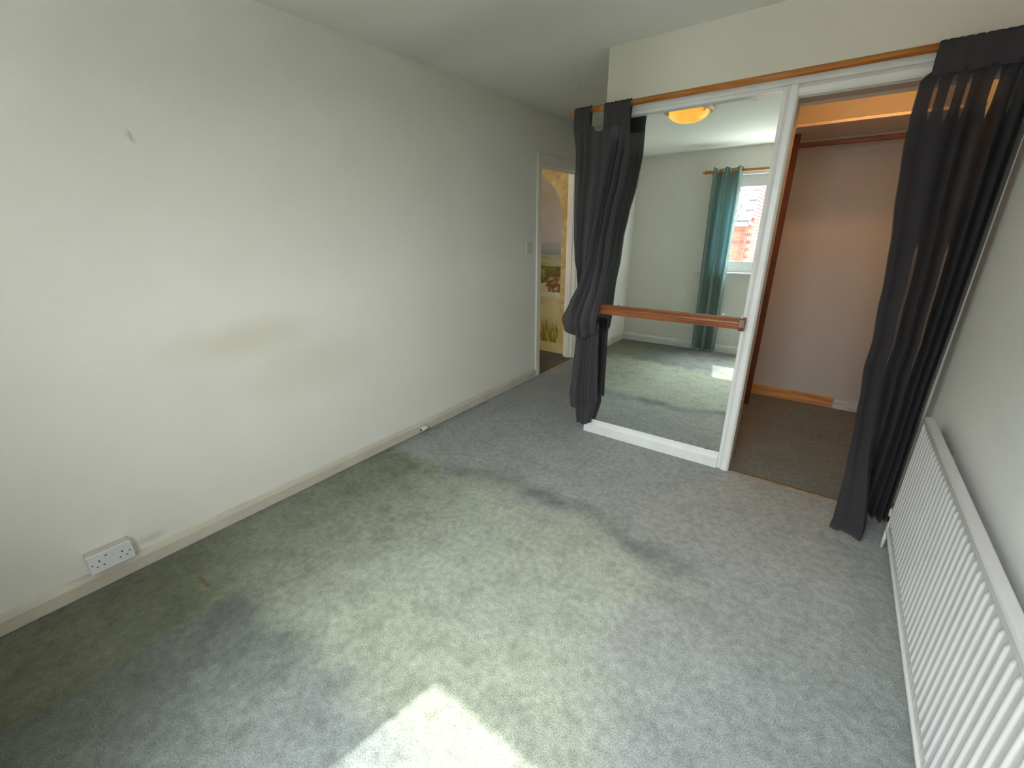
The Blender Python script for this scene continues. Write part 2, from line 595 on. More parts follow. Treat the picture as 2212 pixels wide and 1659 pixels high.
bm = bmesh.new()
bx(bm, XB, XB + 0.08, 0.10, PE, 0, H)
tag(obj('wall_wardrobe_side', bm, M_wall), 'side wall of the wardrobe facing the passage', 'wall', 'structure')
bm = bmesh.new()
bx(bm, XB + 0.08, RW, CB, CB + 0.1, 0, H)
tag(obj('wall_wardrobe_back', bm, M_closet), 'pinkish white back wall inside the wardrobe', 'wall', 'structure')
bm = bmesh.new()
bx(bm, -0.12, XB, PE, PE + 0.12, 0, H)
tag(obj('wall_passage_end', bm, M_wall), 'end wall of the passage behind the tied curtain', 'wall', 'structure')

# hall shell
HY = 1.69
bm = bmesh.new()
bx(bm, -1.6, -1.5, -0.4, PE, 0, H)
bx(bm, -1.6, -0.12, -0.5, -0.4, 0, H)
tag(obj('wall_hall', bm, M_wall), 'plain hall walls beyond the doorway', 'wall', 'structure')

# painted hall wall: arch, pale sky, sea, dunes and grass
def mural(x, z):
    n1 = fbm(x, z, 6.0, 2.2)
    n2 = fbm(x, z, 24.0, 5.5)
    nd = fbm(x + z * 0.6, z - x * 0.6, 11.0, 9.1)
    stone = lerp3((0.48, 0.34, 0.15), (0.62, 0.47, 0.23), sstep(-0.6, 0.6, nd + 0.4 * n2))
    stone = lerp3(stone, (0.70, 0.60, 0.36), sstep(0.15, 0.6, fbm(x - z, z, 9.0, 4.4)) * 0.6)
    stone = lerp3(stone, (0.52, 0.35, 0.07), sstep(0.0, 0.6, n1) * 0.5)
    cx, cz, rx, rz = -0.66, 1.50, 0.425, 0.50
    def arch(rx_, rz_):
        if z > cz:
            return math.hypot((x - cx) / rx_, (z - cz) / rz_) - 1.0
        return abs(x - cx) / rx_ - 1.0
    a = arch(rx, rz)
    if a > 0:
        c = stone
        b = arch(0.52, 0.62)
        if abs(b) < 0.011 and z > 1.1:
            c = lerp3(c, (0.30, 0.19, 0.07), 0.45)
        if z < 0.118:
            c = lerp3((0.62, 0.52, 0.33), (0.66, 0.55, 0.12), sstep(0.0, 0.5, n1 + 0.3))
        return c
    # inside the arch
    if z > 1.27:
        t = sstep(1.27, 1.95, z)
        c = lerp3((0.42, 0.38, 0.36), (0.36, 0.31, 0.27), t)
        return lerp3(c, (0.45, 0.40, 0.40), 0.35 * sstep(-0.2, 0.4, n1))
    if z > 1.145:
        return lerp3((0.24, 0.25, 0.25), (0.33, 0.33, 0.32), sstep(1.145, 1.22, z + 0.02 * n2))
    if z > 1.02:
        c = lerp3((0.40, 0.36, 0.27), (0.34, 0.32, 0.12), sstep(-0.1, 0.3, fbm(x, z * 4, 5.0, 1.0)))
        return c
    if z > 0.725:
        bush = math.hypot((x + 0.315) / 0.115, (z - 0.80) / 0.13) + 0.35 * n2
        c = lerp3((0.13, 0.12, 0.02), (0.32, 0.30, 0.10), sstep(-0.2, 0.4, n2 + 0.4 * n1))
        if z < 0.82 and x < -0.40:
            c = (0.60, 0.53, 0.40)
        c = lerp3(c, lerp3((0.20, 0.085, 0.025), (0.46, 0.34, 0.22), sstep(-0.15, 0.35, n2)), sstep(1.15, 0.8, bush))
        if z > 0.90 and x > -0.45:
            c = lerp3(c, (0.09, 0.075, 0.03), 0.65 * sstep(-0.2, 0.2, n2))
        return c
    if z > 0.665:
        return lerp3((0.62, 0.57, 0.45), (0.70, 0.66, 0.54), sstep(-0.3, 0.3, n2))
    if z > 0.125:
        grass = sstep(0.42, 0.25, z + 0.06 * fbm(x, 0.3, 30.0, 6.0))
        blade = fbm(x + 0.15 * z, z * 0.12, 42.0, 3.3)
        c = lerp3((0.62, 0.53, 0.27), (0.52, 0.46, 0.22), sstep(-0.3, 0.4, n1))
        c = lerp3(c, lerp3((0.25, 0.17, 0.03), (0.58, 0.45, 0.13), sstep(-0.25, 0.35, blade)), grass)
        return c
    return lerp3((0.55, 0.47, 0.30), (0.66, 0.58, 0.38), sstep(-0.3, 0.3, n2))

nx, nz = 110, 340
X0, X1 = -1.5, -0.12
vs, fs, cs = [], [], []
for j in range(nz + 1):
    for i in range(nx + 1):
        x = X0 + (X1 - X0) * i / nx if i < 20 else (X0 + (X1 - X0) * 20 / nx) + (X1 - X0 - (X1 - X0) * 20 / nx) * (i - 20) / (nx - 20)
        z = H * j / nz
        vs.append((x, HY, z))
        cs.append(mural(x, z))
for j in range(nz):
    for i in range(nx):
        a = j * (nx + 1) + i
        fs.append((a, a + 1, a + nx + 2, a + nx + 1))
me = bpy.data.meshes.new('wall_hall_mural')
me.from_pydata(vs, [], fs)
at = me.color_attributes.new('paint', 'FLOAT_COLOR', 'POINT')
for i, c in enumerate(cs):
    at.data[i].color = (c[0], c[1], c[2], 1)
M_mural, N_, L_, B_, a_ = attr_mat('mural_paint', 'paint', 0.7, 0.2)
L_.new(a_.outputs['Color'], B_.inputs['Base Color'])
me.materials.append(M_mural)
o = bpy.data.objects.new('wall_hall_mural', me)
COL.objects.link(o)
md = o.modifiers.new('thickness', 'SOLIDIFY')
md.thickness = 0.09
md.offset = -1
tag(o, 'hall wall hand-painted with a yellow stone arch, sea and dunes', 'wall', 'structure')
tag(boxo('baseboard_hall', (-1.5, -0.125, HY - 0.016, HY - 0.0005, 0, 0.115),
         mat('painted_skirting_ochre', (0.62, 0.52, 0.30, 1), 0.5, (0.62, 0.50, 0.14, 1), 9), bevel=0.004),
    'ochre painted skirting below the mural', 'skirting board', 'structure')
wp = empty('wall_plate', (-0.575, HY, 0.68))
adopt(wp, boxo('plate', (-0.60, -0.528, HY - 0.010, HY - 0.0002, 0.632, 0.728), mat('grey_plate', (0.13, 0.14, 0.15, 1), 0.4), bevel=0.003),
      boxo('rocker', (-0.580, -0.546, HY - 0.014, HY - 0.009, 0.66, 0.70), mat('grey_rocker', (0.17, 0.18, 0.19, 1), 0.4), bevel=0.002))
tag(wp, 'dark grey plate on the painted mural wall in the hall', 'wall plate')

# ------------------------------------------------------------------ doorway casing
dr = empty('door_1', (0, (DY0 + DY1) / 2, 0))
tag(dr, 'white casing of the open doorway to the hall, left wall', 'doorway', 'structure')
M_casing = mat('off_white_casing', (0.84, 0.81, 0.74, 1), 0.4, (0.80, 0.77, 0.70, 1), 6)
def strip(name, b, m=M_casing, bev=0.005):
    o = boxo(name, b, m, bevel=bev)
    adopt(dr, o)
    return o
strip('architrave', (0, 0.018, DY0 - 0.062, DY0 + 0.006, 0, DZ + 0.064))
strip('architrave', (0, 0.018, DY1 - 0.006, DY1 + 0.062, 0, DZ + 0.064))
strip('architrave', (0, 0.0175, DY0 + 0.006, DY1 - 0.006, DZ - 0.006, DZ + 0.064))
strip('lining', (-0.122, 0.002, DY0 - 0.001, DY0 + 0.022, 0, DZ))
strip('lining', (-0.122, 0.002, DY1 - 0.022, DY1 + 0.001, 0, DZ))
strip('lining', (-0.122, 0.002, DY0 + 0.022, DY1 - 0.022, DZ - 0.022, DZ + 0.001))
strip('door_stop', (-0.085, -0.045, DY1 - 0.034, DY1 - 0.022, 0, DZ - 0.022), bev=0.003)
strip('door_stop', (-0.085, -0.045, DY0 + 0.022, DY1 - 0.034, DZ - 0.034, DZ - 0.022), bev=0.003)
tag(boxo('trim_1', (-0.03, 0.004, DY0 + 0.022, DY1 - 0.022, 0.0, 0.006), M_brass, bevel=0.002), 'thin brass carpet bar across the hall doorway', 'threshold', 'structure')

# ------------------------------------------------------------------ skirtings
def skirting(name, prof, axis, a0, a1, m, label):
    bm = bmesh.new()
    prism(bm, prof, axis, a0, a1)
    return tag(obj(name, bm, m, bevel=0.0025), label, 'skirting board', 'structure')
skirting('baseboard_left', [(0, 0), (0.019, 0), (0.019, 0.056), (0.012, 0.074), (0, 0.082)], 'Y', BY, DY0 - 0.062, M_cream, 'yellowed cream skirting along the left wall')
skirting('baseboard_passage', [(0, 0), (0.019, 0), (0.019, 0.056), (0.012, 0.074), (0, 0.082)], 'Y', DY1 + 0.062, PE, M_cream, 'short cream skirting past the hall doorway')
skirting('baseboard_back', [(BY, 0), (BY + 0.019, 0), (BY + 0.019, 0.075), (BY + 0.010, 0.095), (BY, 0.10)], 'X', 0.019, RW, M_gloss, 'white skirting under the window seen in the mirror')
skirting('baseboard_right', [(RW, 0), (RW - 0.019, 0), (RW - 0.019, 0.056), (RW - 0.012, 0.074), (RW, 0.082)], 'Y', BY + 0.019, -0.002, M_cream, 'cream skirting behind the ribbed radiator')
skirting('baseboard_front', [(0.034, 0), (-0.024, 0), (-0.024, 0.066), (-0.014, 0.080), (-0.010, 0.084), (-0.010, 0.1045), (0.034, 0.1045)], 'X', 0.990, 1.918, M_gloss, 'white stepped skirting below the tall mirror')

bb = tag(empty('baseboard_wardrobe', (2.3, CB, 0)), 'raw knotty pine skirting inside the wardrobe, partly painted white', 'skirting board', 'structure')
adopt(bb, boxo('board', (1.10, 2.477, CB - 0.018, CB, 0, 0.088), M_pine, bevel=0.003))
bm = bmesh.new()                        # the painted end with a ragged brush edge
pts = [(2.477, 0.0), (2.478, 0.02), (2.470, 0.028), (2.484, 0.040), (2.472, 0.055), (2.487, 0.066), (2.481, 0.088), (RW, 0.088), (RW, 0.0)]
prism(bm, [(x, z) for x, z in pts], 'Y', CB - 0.0185, CB)
adopt(bb, obj('painted_end', bm, mat('scuffed_white_paint', (0.66, 0.63, 0.65, 1), 0.5, (0.50, 0.47, 0.48, 1), 40, stretch=(0.2, 1, 1))))
bm = bmesh.new()
lathe(bm, [(0.0045, 0), (0.0045, -0.002), (0.002, -0.003)], (2.463, CB - 0.018, 0.05), 'Y', 10)
adopt(bb, obj('screw', bm, M_chrome, smooth=True))

# ------------------------------------------------------------------ wardrobe front trims
# upright between mirror and opening, and bevelled head of the opening
bm = bmesh.new()
prism(bm, [(1.918, -0.008), (1.934, -0.012), (1.950, -0.026), (1.975, -0.026), (1.983, -0.018), (1.983, 0.0), (1.918, 0.0)], 'Z', 0, 2.040)
tag(obj('trim_2', bm, M_gloss, bevel=0.002), 'white bevelled upright between the mirror and the wardrobe opening', 'trim', 'structure')
bm = bmesh.new()
prism(bm, [(-0.008, 2.042), (-0.014, 2.036), (-0.026, 2.022), (-0.026, 2.000), (-0.018, 1.990), (0.0, 1.990), (0.0, 2.042)], 'X', 1.9835, RW - 0.002)
tag(obj('trim_3', bm, M_gloss, bevel=0.002), 'white bevelled head trim over the wardrobe opening', 'trim', 'structure')
tag(boxo('trim_4', (XB + 0.001, RW - 0.002, -0.010, 0.034, 2.0425, 2.078), M_gloss, bevel=0.003), 'flat white fascia strip under the wooden curtain pole', 'trim', 'structure')
tag(boxo('trim_5', (XB + 0.001, 1.9175, -0.010, 0.036, 2.025, 2.0420), M_gloss, bevel=0.002), 'narrow white strip along the top of the mirror', 'trim', 'structure')
M_lining = mat('dull_lining_paint', (0.52, 0.47, 0.42, 1), 0.6)
tag(boxo('trim_6', (OPX - 0.001, OPX + 0.004, -0.016, 0.105, 0, OPZ - 0.001), M_lining), 'thin painted lining on the left side of the wardrobe opening', 'trim', 'structure')
tag(boxo('trim_7', (OPX + 0.004, OPR, -0.0, 0.105, OPZ - 0.006, OPZ), M_lining), 'thin painted lining overhead in the wardrobe opening', 'trim', 'structure')
ts = tag(empty('trim_8', (2.3, 0.01, 0)), 'worn brass threshold strip across the wardrobe opening', 'threshold', 'structure')
bm = bmesh.new()
prism(bm, [(-0.004, 0.0), (-0.002, 0.003), (0.002, 0.0042), (0.008, 0.0042), (0.012, 0.003), (0.014, 0.0)], 'X', OPX + 0.005, OPR)
adopt(ts, obj('strip', bm, M_brass, smooth=False))

# ------------------------------------------------------------------ mirror
TILT = 0.01528
MY0 = -0.006
mr = empty('wall_mirror', (1.46, 0, 0.1045))
bm = bmesh.new()
z0, z1 = 0.1046, 2.0245
def my(z):
    return MY0 + TILT * (z - z0)
YAW = 0.0053
vv = []
for x in (1.0175, 1.9172):
    for z in (z0, z1):
        for t in (0.0, 0.004):
            vv.append(bm.verts.new((x, my(z) + t + YAW * (x - 1.9172), z)))
for f in ((0, 2, 6, 4), (1, 5, 7, 3), (0, 4, 5, 1), (2, 3, 7, 6), (0, 1, 3, 2), (4, 6, 7, 5)):
    bm.faces.new([vv[i] for i in f])
M_mirror, N_, L_, B_ = new_mat('silvered_glass')
B_.inputs['Metallic'].default_value = 1.0
B_.inputs['Roughness'].default_value = 0.0
tcm = N_.new('ShaderNodeTexCoord')
nzm = N_.new('ShaderNodeTexNoise')
nzm.inputs['Scale'].default_value = 2.0
L_.new(tcm.outputs['Object'], nzm.inputs['Vector'])
rpm = N_.new('ShaderNodeValToRGB')
rpm.color_ramp.elements[0].color = (0.86, 0.90, 0.88, 1)
rpm.color_ramp.elements[1].color = (0.88, 0.92, 0.90, 1)
L_.new(nzm.outputs['Fac'], rpm.inputs[0])
L_.new(rpm.outputs[0], B_.inputs['Base Color'])
adopt(mr, obj('glass', bm, M_mirror))
for (cx, cz, dn) in ((1.842, z0, 1), (1.10, z0, 1), (1.80, z1, -1), (1.24, z1, -1)):
    bm = bmesh.new()
    yy = my(cz)
    prism(bm, [(yy - 0.0035, cz - 0.002), (yy - 0.0005, cz - 0.002), (yy - 0.0005, cz + dn * 0.012), (yy - 0.0035, cz + dn * 0.010)], 'X', cx - 0.009, cx + 0.009)
    adopt(mr, obj('clip', bm, M_chrome, bevel=0.001))
tag(mr, 'tall frameless wall mirror reflecting the window and ceiling light', 'mirror')

# ------------------------------------------------------------------ ballet-style wooden rail across the mirror
br = empty('barre_rail', (1.49, -0.03, 0.92))
yb = my(0.92) - 0.001
bm = bmesh.new()
prof = [(yb, 0.889), (yb - 0.040, 0.889), (yb - 0.050, 0.893), (yb - 0.053, 0.901), (yb - 0.048, 0.909), (yb - 0.046, 0.914),
        (yb - 0.050, 0.921), (yb - 0.048, 0.930), (yb - 0.040, 0.934), (yb - 0.030, 0.944), (yb, 0.949)]
prism(bm, prof, 'X', 1.03, 1.9065)
adopt(br, obj('rail', bm, M_barre, bevel=0.0015))
bm = bmesh.new()
prof = [(yb + 0.001, 0.883), (yb - 0.050, 0.883), (yb - 0.060, 0.890), (yb - 0.062, 0.905), (yb - 0.058, 0.925), (yb - 0.055, 0.945), (yb - 0.050, 0.953), (yb + 0.001, 0.956)]
prism(bm, prof, 'X', 1.9070, 1.938)
ec = obj('end_cap', bm, wood('barre_endgrain', s2l(146, 84, 48), s2l(92, 46, 26), 'Z', 0.35), bevel=0.003)
adopt(br, ec)
for cx in (1.185, 1.815):
    bm = bmesh.new()
    tube(bm, (cx, yb - 0.008, 0.947), (cx, yb - 0.008, 0.956), 0.005, n=10)
    tube(bm, (cx, yb - 0.008, 0.956), (cx, yb - 0.008, 0.959), 0.008, 0.006, n=10)
    adopt(br, obj('screw', bm, M_chrome, smooth=False))
tag(br, 'moulded brown wooden rail fixed across the mirror', 'rail')

# ------------------------------------------------------------------ curtain pole over the wardrobe
PY, PZ, PR = -0.085, 2.068, 0.0150
po = empty('curtain_pole', (1.8, PY, PZ))
bm = bmesh.new()
tube(bm, (0.868, PY, PZ), (2.745, PY, PZ), PR, n=24)
adopt(po, obj('rod', bm, M_pole, smooth=True))
bm = bmesh.new()
lathe(bm, [(0.013, 0.045), (0.0185, 0.044), (0.0200, 0.036), (0.0185, 0.028), (0.0165, 0.022), (0.013, 0.012), (0.009, 0.004), (0.004, -0.001)], (0.828, PY, PZ), 'X', 24)
adopt(po, obj('finial', bm, M_pole, smooth=True))
bm = bmesh.new()
lathe(bm, [(0.0150, -0.012), (0.0172, -0.011), (0.0172, 0.011), (0.0150, 0.012)], (1.034, PY, PZ), 'X', 24)
adopt(po, obj('collar', bm, M_pole, smooth=True))
for bxx in (1.085, 2.455):
    bm = bmesh.new()
    tube(bm, (bxx, 0.0, PZ - 0.004), (bxx, PY + 0.010, PZ - 0.004), 0.010, n=14)
    lathe(bm, [(0.022, 0.0), (0.022, -0.008), (0.014, -0.016)], (bxx, -0.0, PZ - 0.004), 'Y', 20)
    lathe(bm, [(PR + 0.0005, -0.007), (PR + 0.0055, -0.006), (PR + 0.0055, 0.006), (PR + 0.0005, 0.007)], (bxx, PY, PZ), 'X', 20)
    adopt(po, obj('bracket', bm, M_pole, smooth=False))
tag(po, 'long varnished wooden pole with cone finial above the mirror', 'curtain pole')

# ------------------------------------------------------------------ curtains
def sheet(name, fn, nu, nv, m, sub=0):
    vs = [fn(i / nu, j / nv) for j in range(nv + 1) for i in range(nu + 1)]
    fs = [(j * (nu + 1) + i, j * (nu + 1) + i + 1, (j + 1) * (nu + 1) + i + 1, (j + 1) * (nu + 1) + i) for j in range(nv) for i in range(nu)]
    me = bpy.data.meshes.new(name)
    me.from_pydata([tuple(v) for v in vs], [], fs)
    me.materials.append(m)
    for p in me.polygons:
        p.use_smooth = True
    o = bpy.data.objects.new(name, me)
    COL.objects.link(o)
    return o

def tab_loop(x0, x1, zbot, yfront, m, skew=0.0, crease=0.0):
    """cloth strap looped over the pole, from the front hem over the top to the back hem"""
    path = []
    r = PR + 0.003
    for k in range(9):
        t = k / 8
        path.append((yfront + (PY - r - yfront) * sstep(0, 1, t), zbot + (PZ - zbot) * t))
    for k in range(1, 12):
        a = math.pi * (1 - k / 12)
        path.append((PY + r * math.cos(a), PZ + r * math.sin(a)))
    for k in range(9):
        t = k / 8
        path.append((PY + r - 0.01 * t, PZ - (PZ - zbot) * t))
    n = 6
    def fn(u, v):
        i = min(len(path) - 1, int(round(v * (len(path) - 1))))
        y, z = path[i]
        xx = x0 + (x1 - x0) * u + skew * (zbot - z) / 0.1
        wave = 0.0060 * math.sin(u * math.pi * 2.2 + crease)
        return (xx, y - abs(wave) - 0.001 * u, z + abs(wave) * 0.4)
    return sheet('tab', fn, n, len(path) - 1, m)

def pleat(u, creases, depths):
    """rounded folds between narrow creases: 0 in a crease, depth on the crown"""
    for a, b, d in zip(creases, creases[1:], depths):
        if u <= b:
            t = max(0.0, min(1.0, (u - a) / (b - a)))
            return d * math.sin(math.pi * t) ** 0.8
    return 0.0

# tied curtain at the left end of the pole
lc = empty('curtain', (1.03, PY, 0.06))
LEFT = [(0.70, 0.862), (0.755, 0.852), (0.867, 0.842), (0.95, 0.878), (1.06, 0.928), (1.15, 0.912), (1.237, 0.888), (1.40, 0.872), (1.545, 0.866), (1.857, 0.862), (2.0, 0.860)]
RIGHT = [(0.70, 1.080), (0.815, 1.088), (0.902, 1.094), (1.048, 1.110), (1.244, 1.132), (1.368, 1.138), (1.51, 1.160), (1.681, 1.196), (1.843, 1.216), (1.972, 1.212), (2.0, 1.208)]
def hdr(u):      # scalloped top hem: dips between the straps
    x = 0.860 + 0.348 * u
    z = 1.985
    z -= 0.034 * math.exp(-((x - 1.010) / 0.030) ** 4)
    z -= 0.010 * math.exp(-((x - 0.913) / 0.010) ** 2)
    z -= 0.008 * math.exp(-((x - 1.092) / 0.009) ** 2)
    z -= 0.012 * math.exp(-((x - 1.150) / 0.010) ** 2)
    return z
FRONT_L = [(0.72, 0.866), (0.755, 0.852), (0.845, 0.836), (0.96, 0.880), (1.10, 0.940), (1.24, 0.990), (1.53, 1.030), (1.74, 1.062), (1.97, 1.072), (2.0, 1.072)]
def under(u, v):          # left half, hanging straight and gathered in behind the front layer
    xt = 0.860 + 0.225 * u
    zt = hdr((xt - 0.860) / 0.348)
    z = zt + (0.88 - zt) * v
    e = (2.0 - z) / 1.25
    xl = interp(LEFT, z) + 0.03 * sstep(1.05, 0.90, z)
    xr = interp(FRONT_L, z) + 0.035
    x = xl + (xr - xl) * u
    cr = [c + 0.03 * math.sin(2.0 * e + 7 * c) * math.sin(math.pi * c) for c in (0.0, 0.22, 0.40, 0.74, 1.0)]
    fold = pleat(u, cr, (0.040, 0.044, 0.036, 0.040))
    amp = 0.08 + 0.92 * sstep(0.0, 0.14, e)
    y = PY - 0.014 + 0.040 * sstep(0.0, 0.14, e) - amp * fold
    return (x, min(y, -0.036), z)
adopt(lc, sheet('drape_left', under, 90, 130, M_dark))
def swag(u, v):           # right half, swept across to the left and doubled back underneath
    xt = 1.045 + 0.165 * u
    zt = hdr((xt - 0.860) / 0.348)
    zb = 0.790 - 0.048 * math.exp(-((u - 0.55) / 0.34) ** 2) + 0.012 * u
    if v < 0.86:
        z = zt + (zb - zt) * (v / 0.86)
        k = 0.0
    else:
        k = (v - 0.86) / 0.14
        z = zb
    e = max(0.0, min(1.0, (2.0 - z) / 1.25))
    xl, xr = interp(FRONT_L, z), interp(RIGHT, z)
    x = xl + (xr - xl) * u
    cr = [c + 0.03 * math.sin(2.4 * e + 6 * c) * math.sin(math.pi * c) for c in (0.0, 0.38, 0.54, 0.80, 1.0)]
    fold = pleat(u, cr, (0.056, 0.044, 0.060, 0.044))
    amp = 0.08 + 0.92 * sstep(0.02, 0.22, e) - 0.35 * sstep(0.85, 1.0, e)
    belly = 0.040 * math.exp(-((z - 0.85) / 0.13) ** 2)
    y = PY - 0.014 + 0.016 * sstep(0.0, 0.2, e) - amp * fold - belly
    if k > 0:
        a = math.pi * k
        r = 0.026
        z = zb - r * math.sin(a) + (0.07 * max(0, k - 0.6))
        y = y + r * (1 - math.cos(a))
        y = min(y, -0.03)
    return (x, y, z)
adopt(lc, sheet('drape_swept', swag, 130, 170, M_dark))
def tail(u, v):
    z = 0.84 + (0.235 - 0.84) * v - v * (0.03 * math.sin(u * 5.0 + 0.5) - 0.055 * (0.5 - abs(u - 0.75)) * 1.0)
    xl = interp([(0.2, 0.915), (0.316, 0.902), (0.50, 0.918), (0.716, 0.934), (0.85, 0.945)], z)
    xr = interp([(0.15, 1.112), (0.25, 1.108), (0.45, 1.100), (0.75, 1.092), (0.85, 1.09)], z)
    x = xl + (xr - xl) * u
    amp = 0.010 + 0.012 * v
    y = -0.083 - amp * math.sin(u * 2 * math.pi * 1.7 + 0.5) - 0.006 * math.sin(u * 2 * math.pi * 4.1 + 1.0 + v)
    return (x, min(y, -0.036), z)
adopt(lc, sheet('tail_front', tail, 60, 70, M_dark))
def tail2(u, v):
    zbot = 0.060 + 0.05 * abs(u - 0.35)
    z = 0.80 + (zbot - 0.80) * v
    xl = interp([(0.05, 0.957), (0.25, 0.935), (0.8, 0.948)], z)
    xr = interp([(0.05, 1.052), (0.25, 1.094), (0.8, 1.074)], z)
    x = xl + (xr - xl) * u
    y = -0.058 - 0.012 * math.sin(u * 2 * math.pi * 1.5 + 2.2) - 0.004 * math.sin(u * 2 * math.pi * 4 + v)
    return (x, min(y, -0.036), z)
adopt(lc, sheet('tail_back', tail2, 50, 60, M_dark))
for (a, b, sk, cr) in ((0.861, 0.914, -0.001, 0.2), (0.914, 0.969, 0.001, 1.1), (1.052, 1.090, 0.0, 0.4), (1.094, 1.151, 0.002, 2.0), (1.150, 1.207, -0.001, 0.9)):
    adopt(lc, tab_loop(a, b, 1.962, PY - 0.014, M_dark, sk, cr))
tag(lc, 'dark grey tab-top curtain knotted up beside the mirror', 'curtain')

# loose curtain at the right end of the pole
rc = empty('curtain', (2.58, PY, 0.0))
RLEFT = [(0.0, 2.500), (0.07, 2.509), (0.28, 2.523), (0.464, 2.513), (0.586, 2.496), (0.775, 2.480), (0.913, 2.490), (1.126, 2.472), (1.325, 2.448), (1.55, 2.426), (1.759, 2.405), (1.86, 2.401), (1.96, 2.402), (1.985, 2.430), (2.0, 2.43)]
RRIGHT = [(0.0, 2.735), (0.6, 2.738), (1.2, 2.742), (2.0, 2.745)]
def loose(u, v):
    z = 1.985 + (0.012 - 1.985) * v
    e = 1 - z / 1.985
    xl, xr = interp(RLEFT, z), interp(RRIGHT, z)
    # wide flat leading panel, tighter folds towards the wall
    x = xl + (xr - xl) * (u ** 0.92)
    w = sstep(0.06, 0.30, u)
    cr = [c + 0.022 * math.sin(2.6 * e + 9 * c) * math.sin(math.pi * c) for c in (0.0, 0.09, 0.38, 0.50, 0.66, 0.77, 0.90, 1.0)]
    fold = pleat(u, cr, (0.014, 0.034, 0.056, 0.064, 0.058, 0.066, 0.050))
    amp = 0.15 + 0.85 * sstep(0.0, 0.15, e)
    y = PY - 0.016 + 0.036 * sstep(0.0, 0.15, e) - amp * fold
    low = sstep(0.62, 1.0, e)
    lead = sstep(0.46, 0.30, u)
    # the leading panel trails forwards over the carpet
    y -= 0.235 * low * lead
    x += low * (0.010 * math.sin(u * 9) - 0.022 * lead * (1 - low) + 0.05 * lead * sstep(0.0, 0.25, u) * low)
    y -= 0.02 * low * math.sin(u * 14.0) * lead
    y -= 0.030 * math.exp(-((u - 0.24) / 0.06) ** 2) * low
    x += 0.006 * math.sin(z * 9 + 2) * (1 - u) * sstep(0.1, 0.4, e)
    z += 0.010 * low * math.sin(u * 11) ** 2
    return (min(x, RW - 0.006), min(y, -0.034), z)
adopt(rc, sheet('drape', loose, 190, 190, M_voile))
# the cloth is doubled back on itself behind most of its width; single thickness shows in between
GAPS = ((0.130, 0.022, 0.0), (0.275, 0.026, 0.9), (0.405, 0.016, 0.0), (0.610, 0.026, 0.8), (0.785, 0.016, 0.0))
def gap_edge(k, z, side):
    c, hw, lowgap = GAPS[k]
    g = math.exp(-((z - 1.885) / 0.085) ** 4) + lowgap * sstep(1.38, 1.30, z) * sstep(0.55, 1.0, z)
    return c + side * (hw * g - 0.010 * (1.0 - min(1.0, g))) + 0.006 * math.sin(4.0 * z + 9 * c)
for k in range(len(GAPS) + 1):
    for off in (0.010, 0.020):
        def behind(u, v, k=k, off=off):
            z0_ = 1.985 + (0.012 - 1.985) * v
            ua = 0.0 if k == 0 else gap_edge(k - 1, z0_, 1)
            ub = 0.935 if k == len(GAPS) else gap_edge(k, z0_, -1)
            x, y, z = loose(max(0.0, min(1.0, ua + (ub - ua) * u)), v)
            return (x + (0.004 if k == 0 else 0.0), min(y + off, -0.032), z + 0.004 + off * 0.2)
        adopt(rc, sheet('fold_behind', behind, 24, 120, M_voile))
x = 2.431
k = 0
while x < 2.73:
    wdt = 0.046
    adopt(rc, tab_loop(x, min(x + wdt, 2.744), 1.968, PY - 0.016 - 0.012 * (k % 2), M_dark, 0.0, k * 1.3))
    x += wdt - 0.010
    k += 1
tag(rc, 'dark grey tab-top curtain hanging loose between wardrobe opening and radiator', 'curtain')

# ------------------------------------------------------------------ radiator
rd = empty('radiator', (RW - 0.05, -1.17, 0))
RF, RY0, RY1, RZ0, RZ1 = 2.6985, -0.376, -1.976, 0.130, 0.664
nrib = 40
bm = bmesh.new()
ys = []
sub = 20
tot = nrib * sub
rows = [(RZ0 + 0.005, 0.0), (RZ0 + 0.046, 0.0), (RZ0 + 0.060, 1.0), (RZ1 - 0.020, 1.0), (RZ1 - 0.006, 0.0), (RZ1, 0.0)]
grid = []
pitch = (RY0 - RY1 - 0.02) / nrib
for z, amt in rows:
    row = []
    for i in range(tot + 1):
        y = RY0 - 0.01 - pitch * i / sub
        ph = (i % sub) / sub
        prof_ = math.exp(-((ph - 0.5) / 0.16) ** 4)
        row.append(bm.verts.new((RF - 0.0050 * prof_ * amt + 0.0015, y, z)))
    grid.append(row)
for a, b in zip(grid, grid[1:]):
    for i in range(tot):
        bm.faces.new((a[i], a[i + 1], b[i + 1], b[i]))
pn = obj('front_panel', bm, M_rad, smooth=True)
adopt(rd, pn)
bm = bmesh.new()
bx(bm, RF + 0.003, RF + 0.020, RY1 + 0.002, RY0 - 0.002, RZ0 + 0.004, RZ1 + 0.004)
adopt(rd, obj('back_panel', bm, M_rad, bevel=0.004))
bm = bmesh.new()
prism(bm, [(2.6935, 0.664), (2.6935, 0.684), (2.6975, 0.6925), (2.7215, 0.6940), (2.7235, 0.688), (2.7235, 0.662), (2.700, 0.660)], 'Y', RY1, RY0)
adopt(rd, obj('top_rail', bm, M_rad, bevel=0.004))
bm = bmesh.new()
prism(bm, [(2.6935, 0.130), (2.6935, 0.139), (2.700, 0.143), (2.716, 0.143), (2.720, 0.130)], 'Y', RY1, RY0 + 0.012)
adopt(rd, obj('bottom_seam', bm, M_rad, bevel=0.002))
for yy in (RY0, RY1):
    bm = bmesh.new()
    bx(bm, 2.6955, 2.7215, yy - 0.009, yy + 0.009, 0.132, 0.684)
    adopt(rd, obj('end_seam', bm, M_rad, bevel=0.006))
vy = RY0 + 0.055
bm = bmesh.new()
tube(bm, (2.711, RY0, 0.160), (2.711, vy, 0.160), 0.0085, n=14)
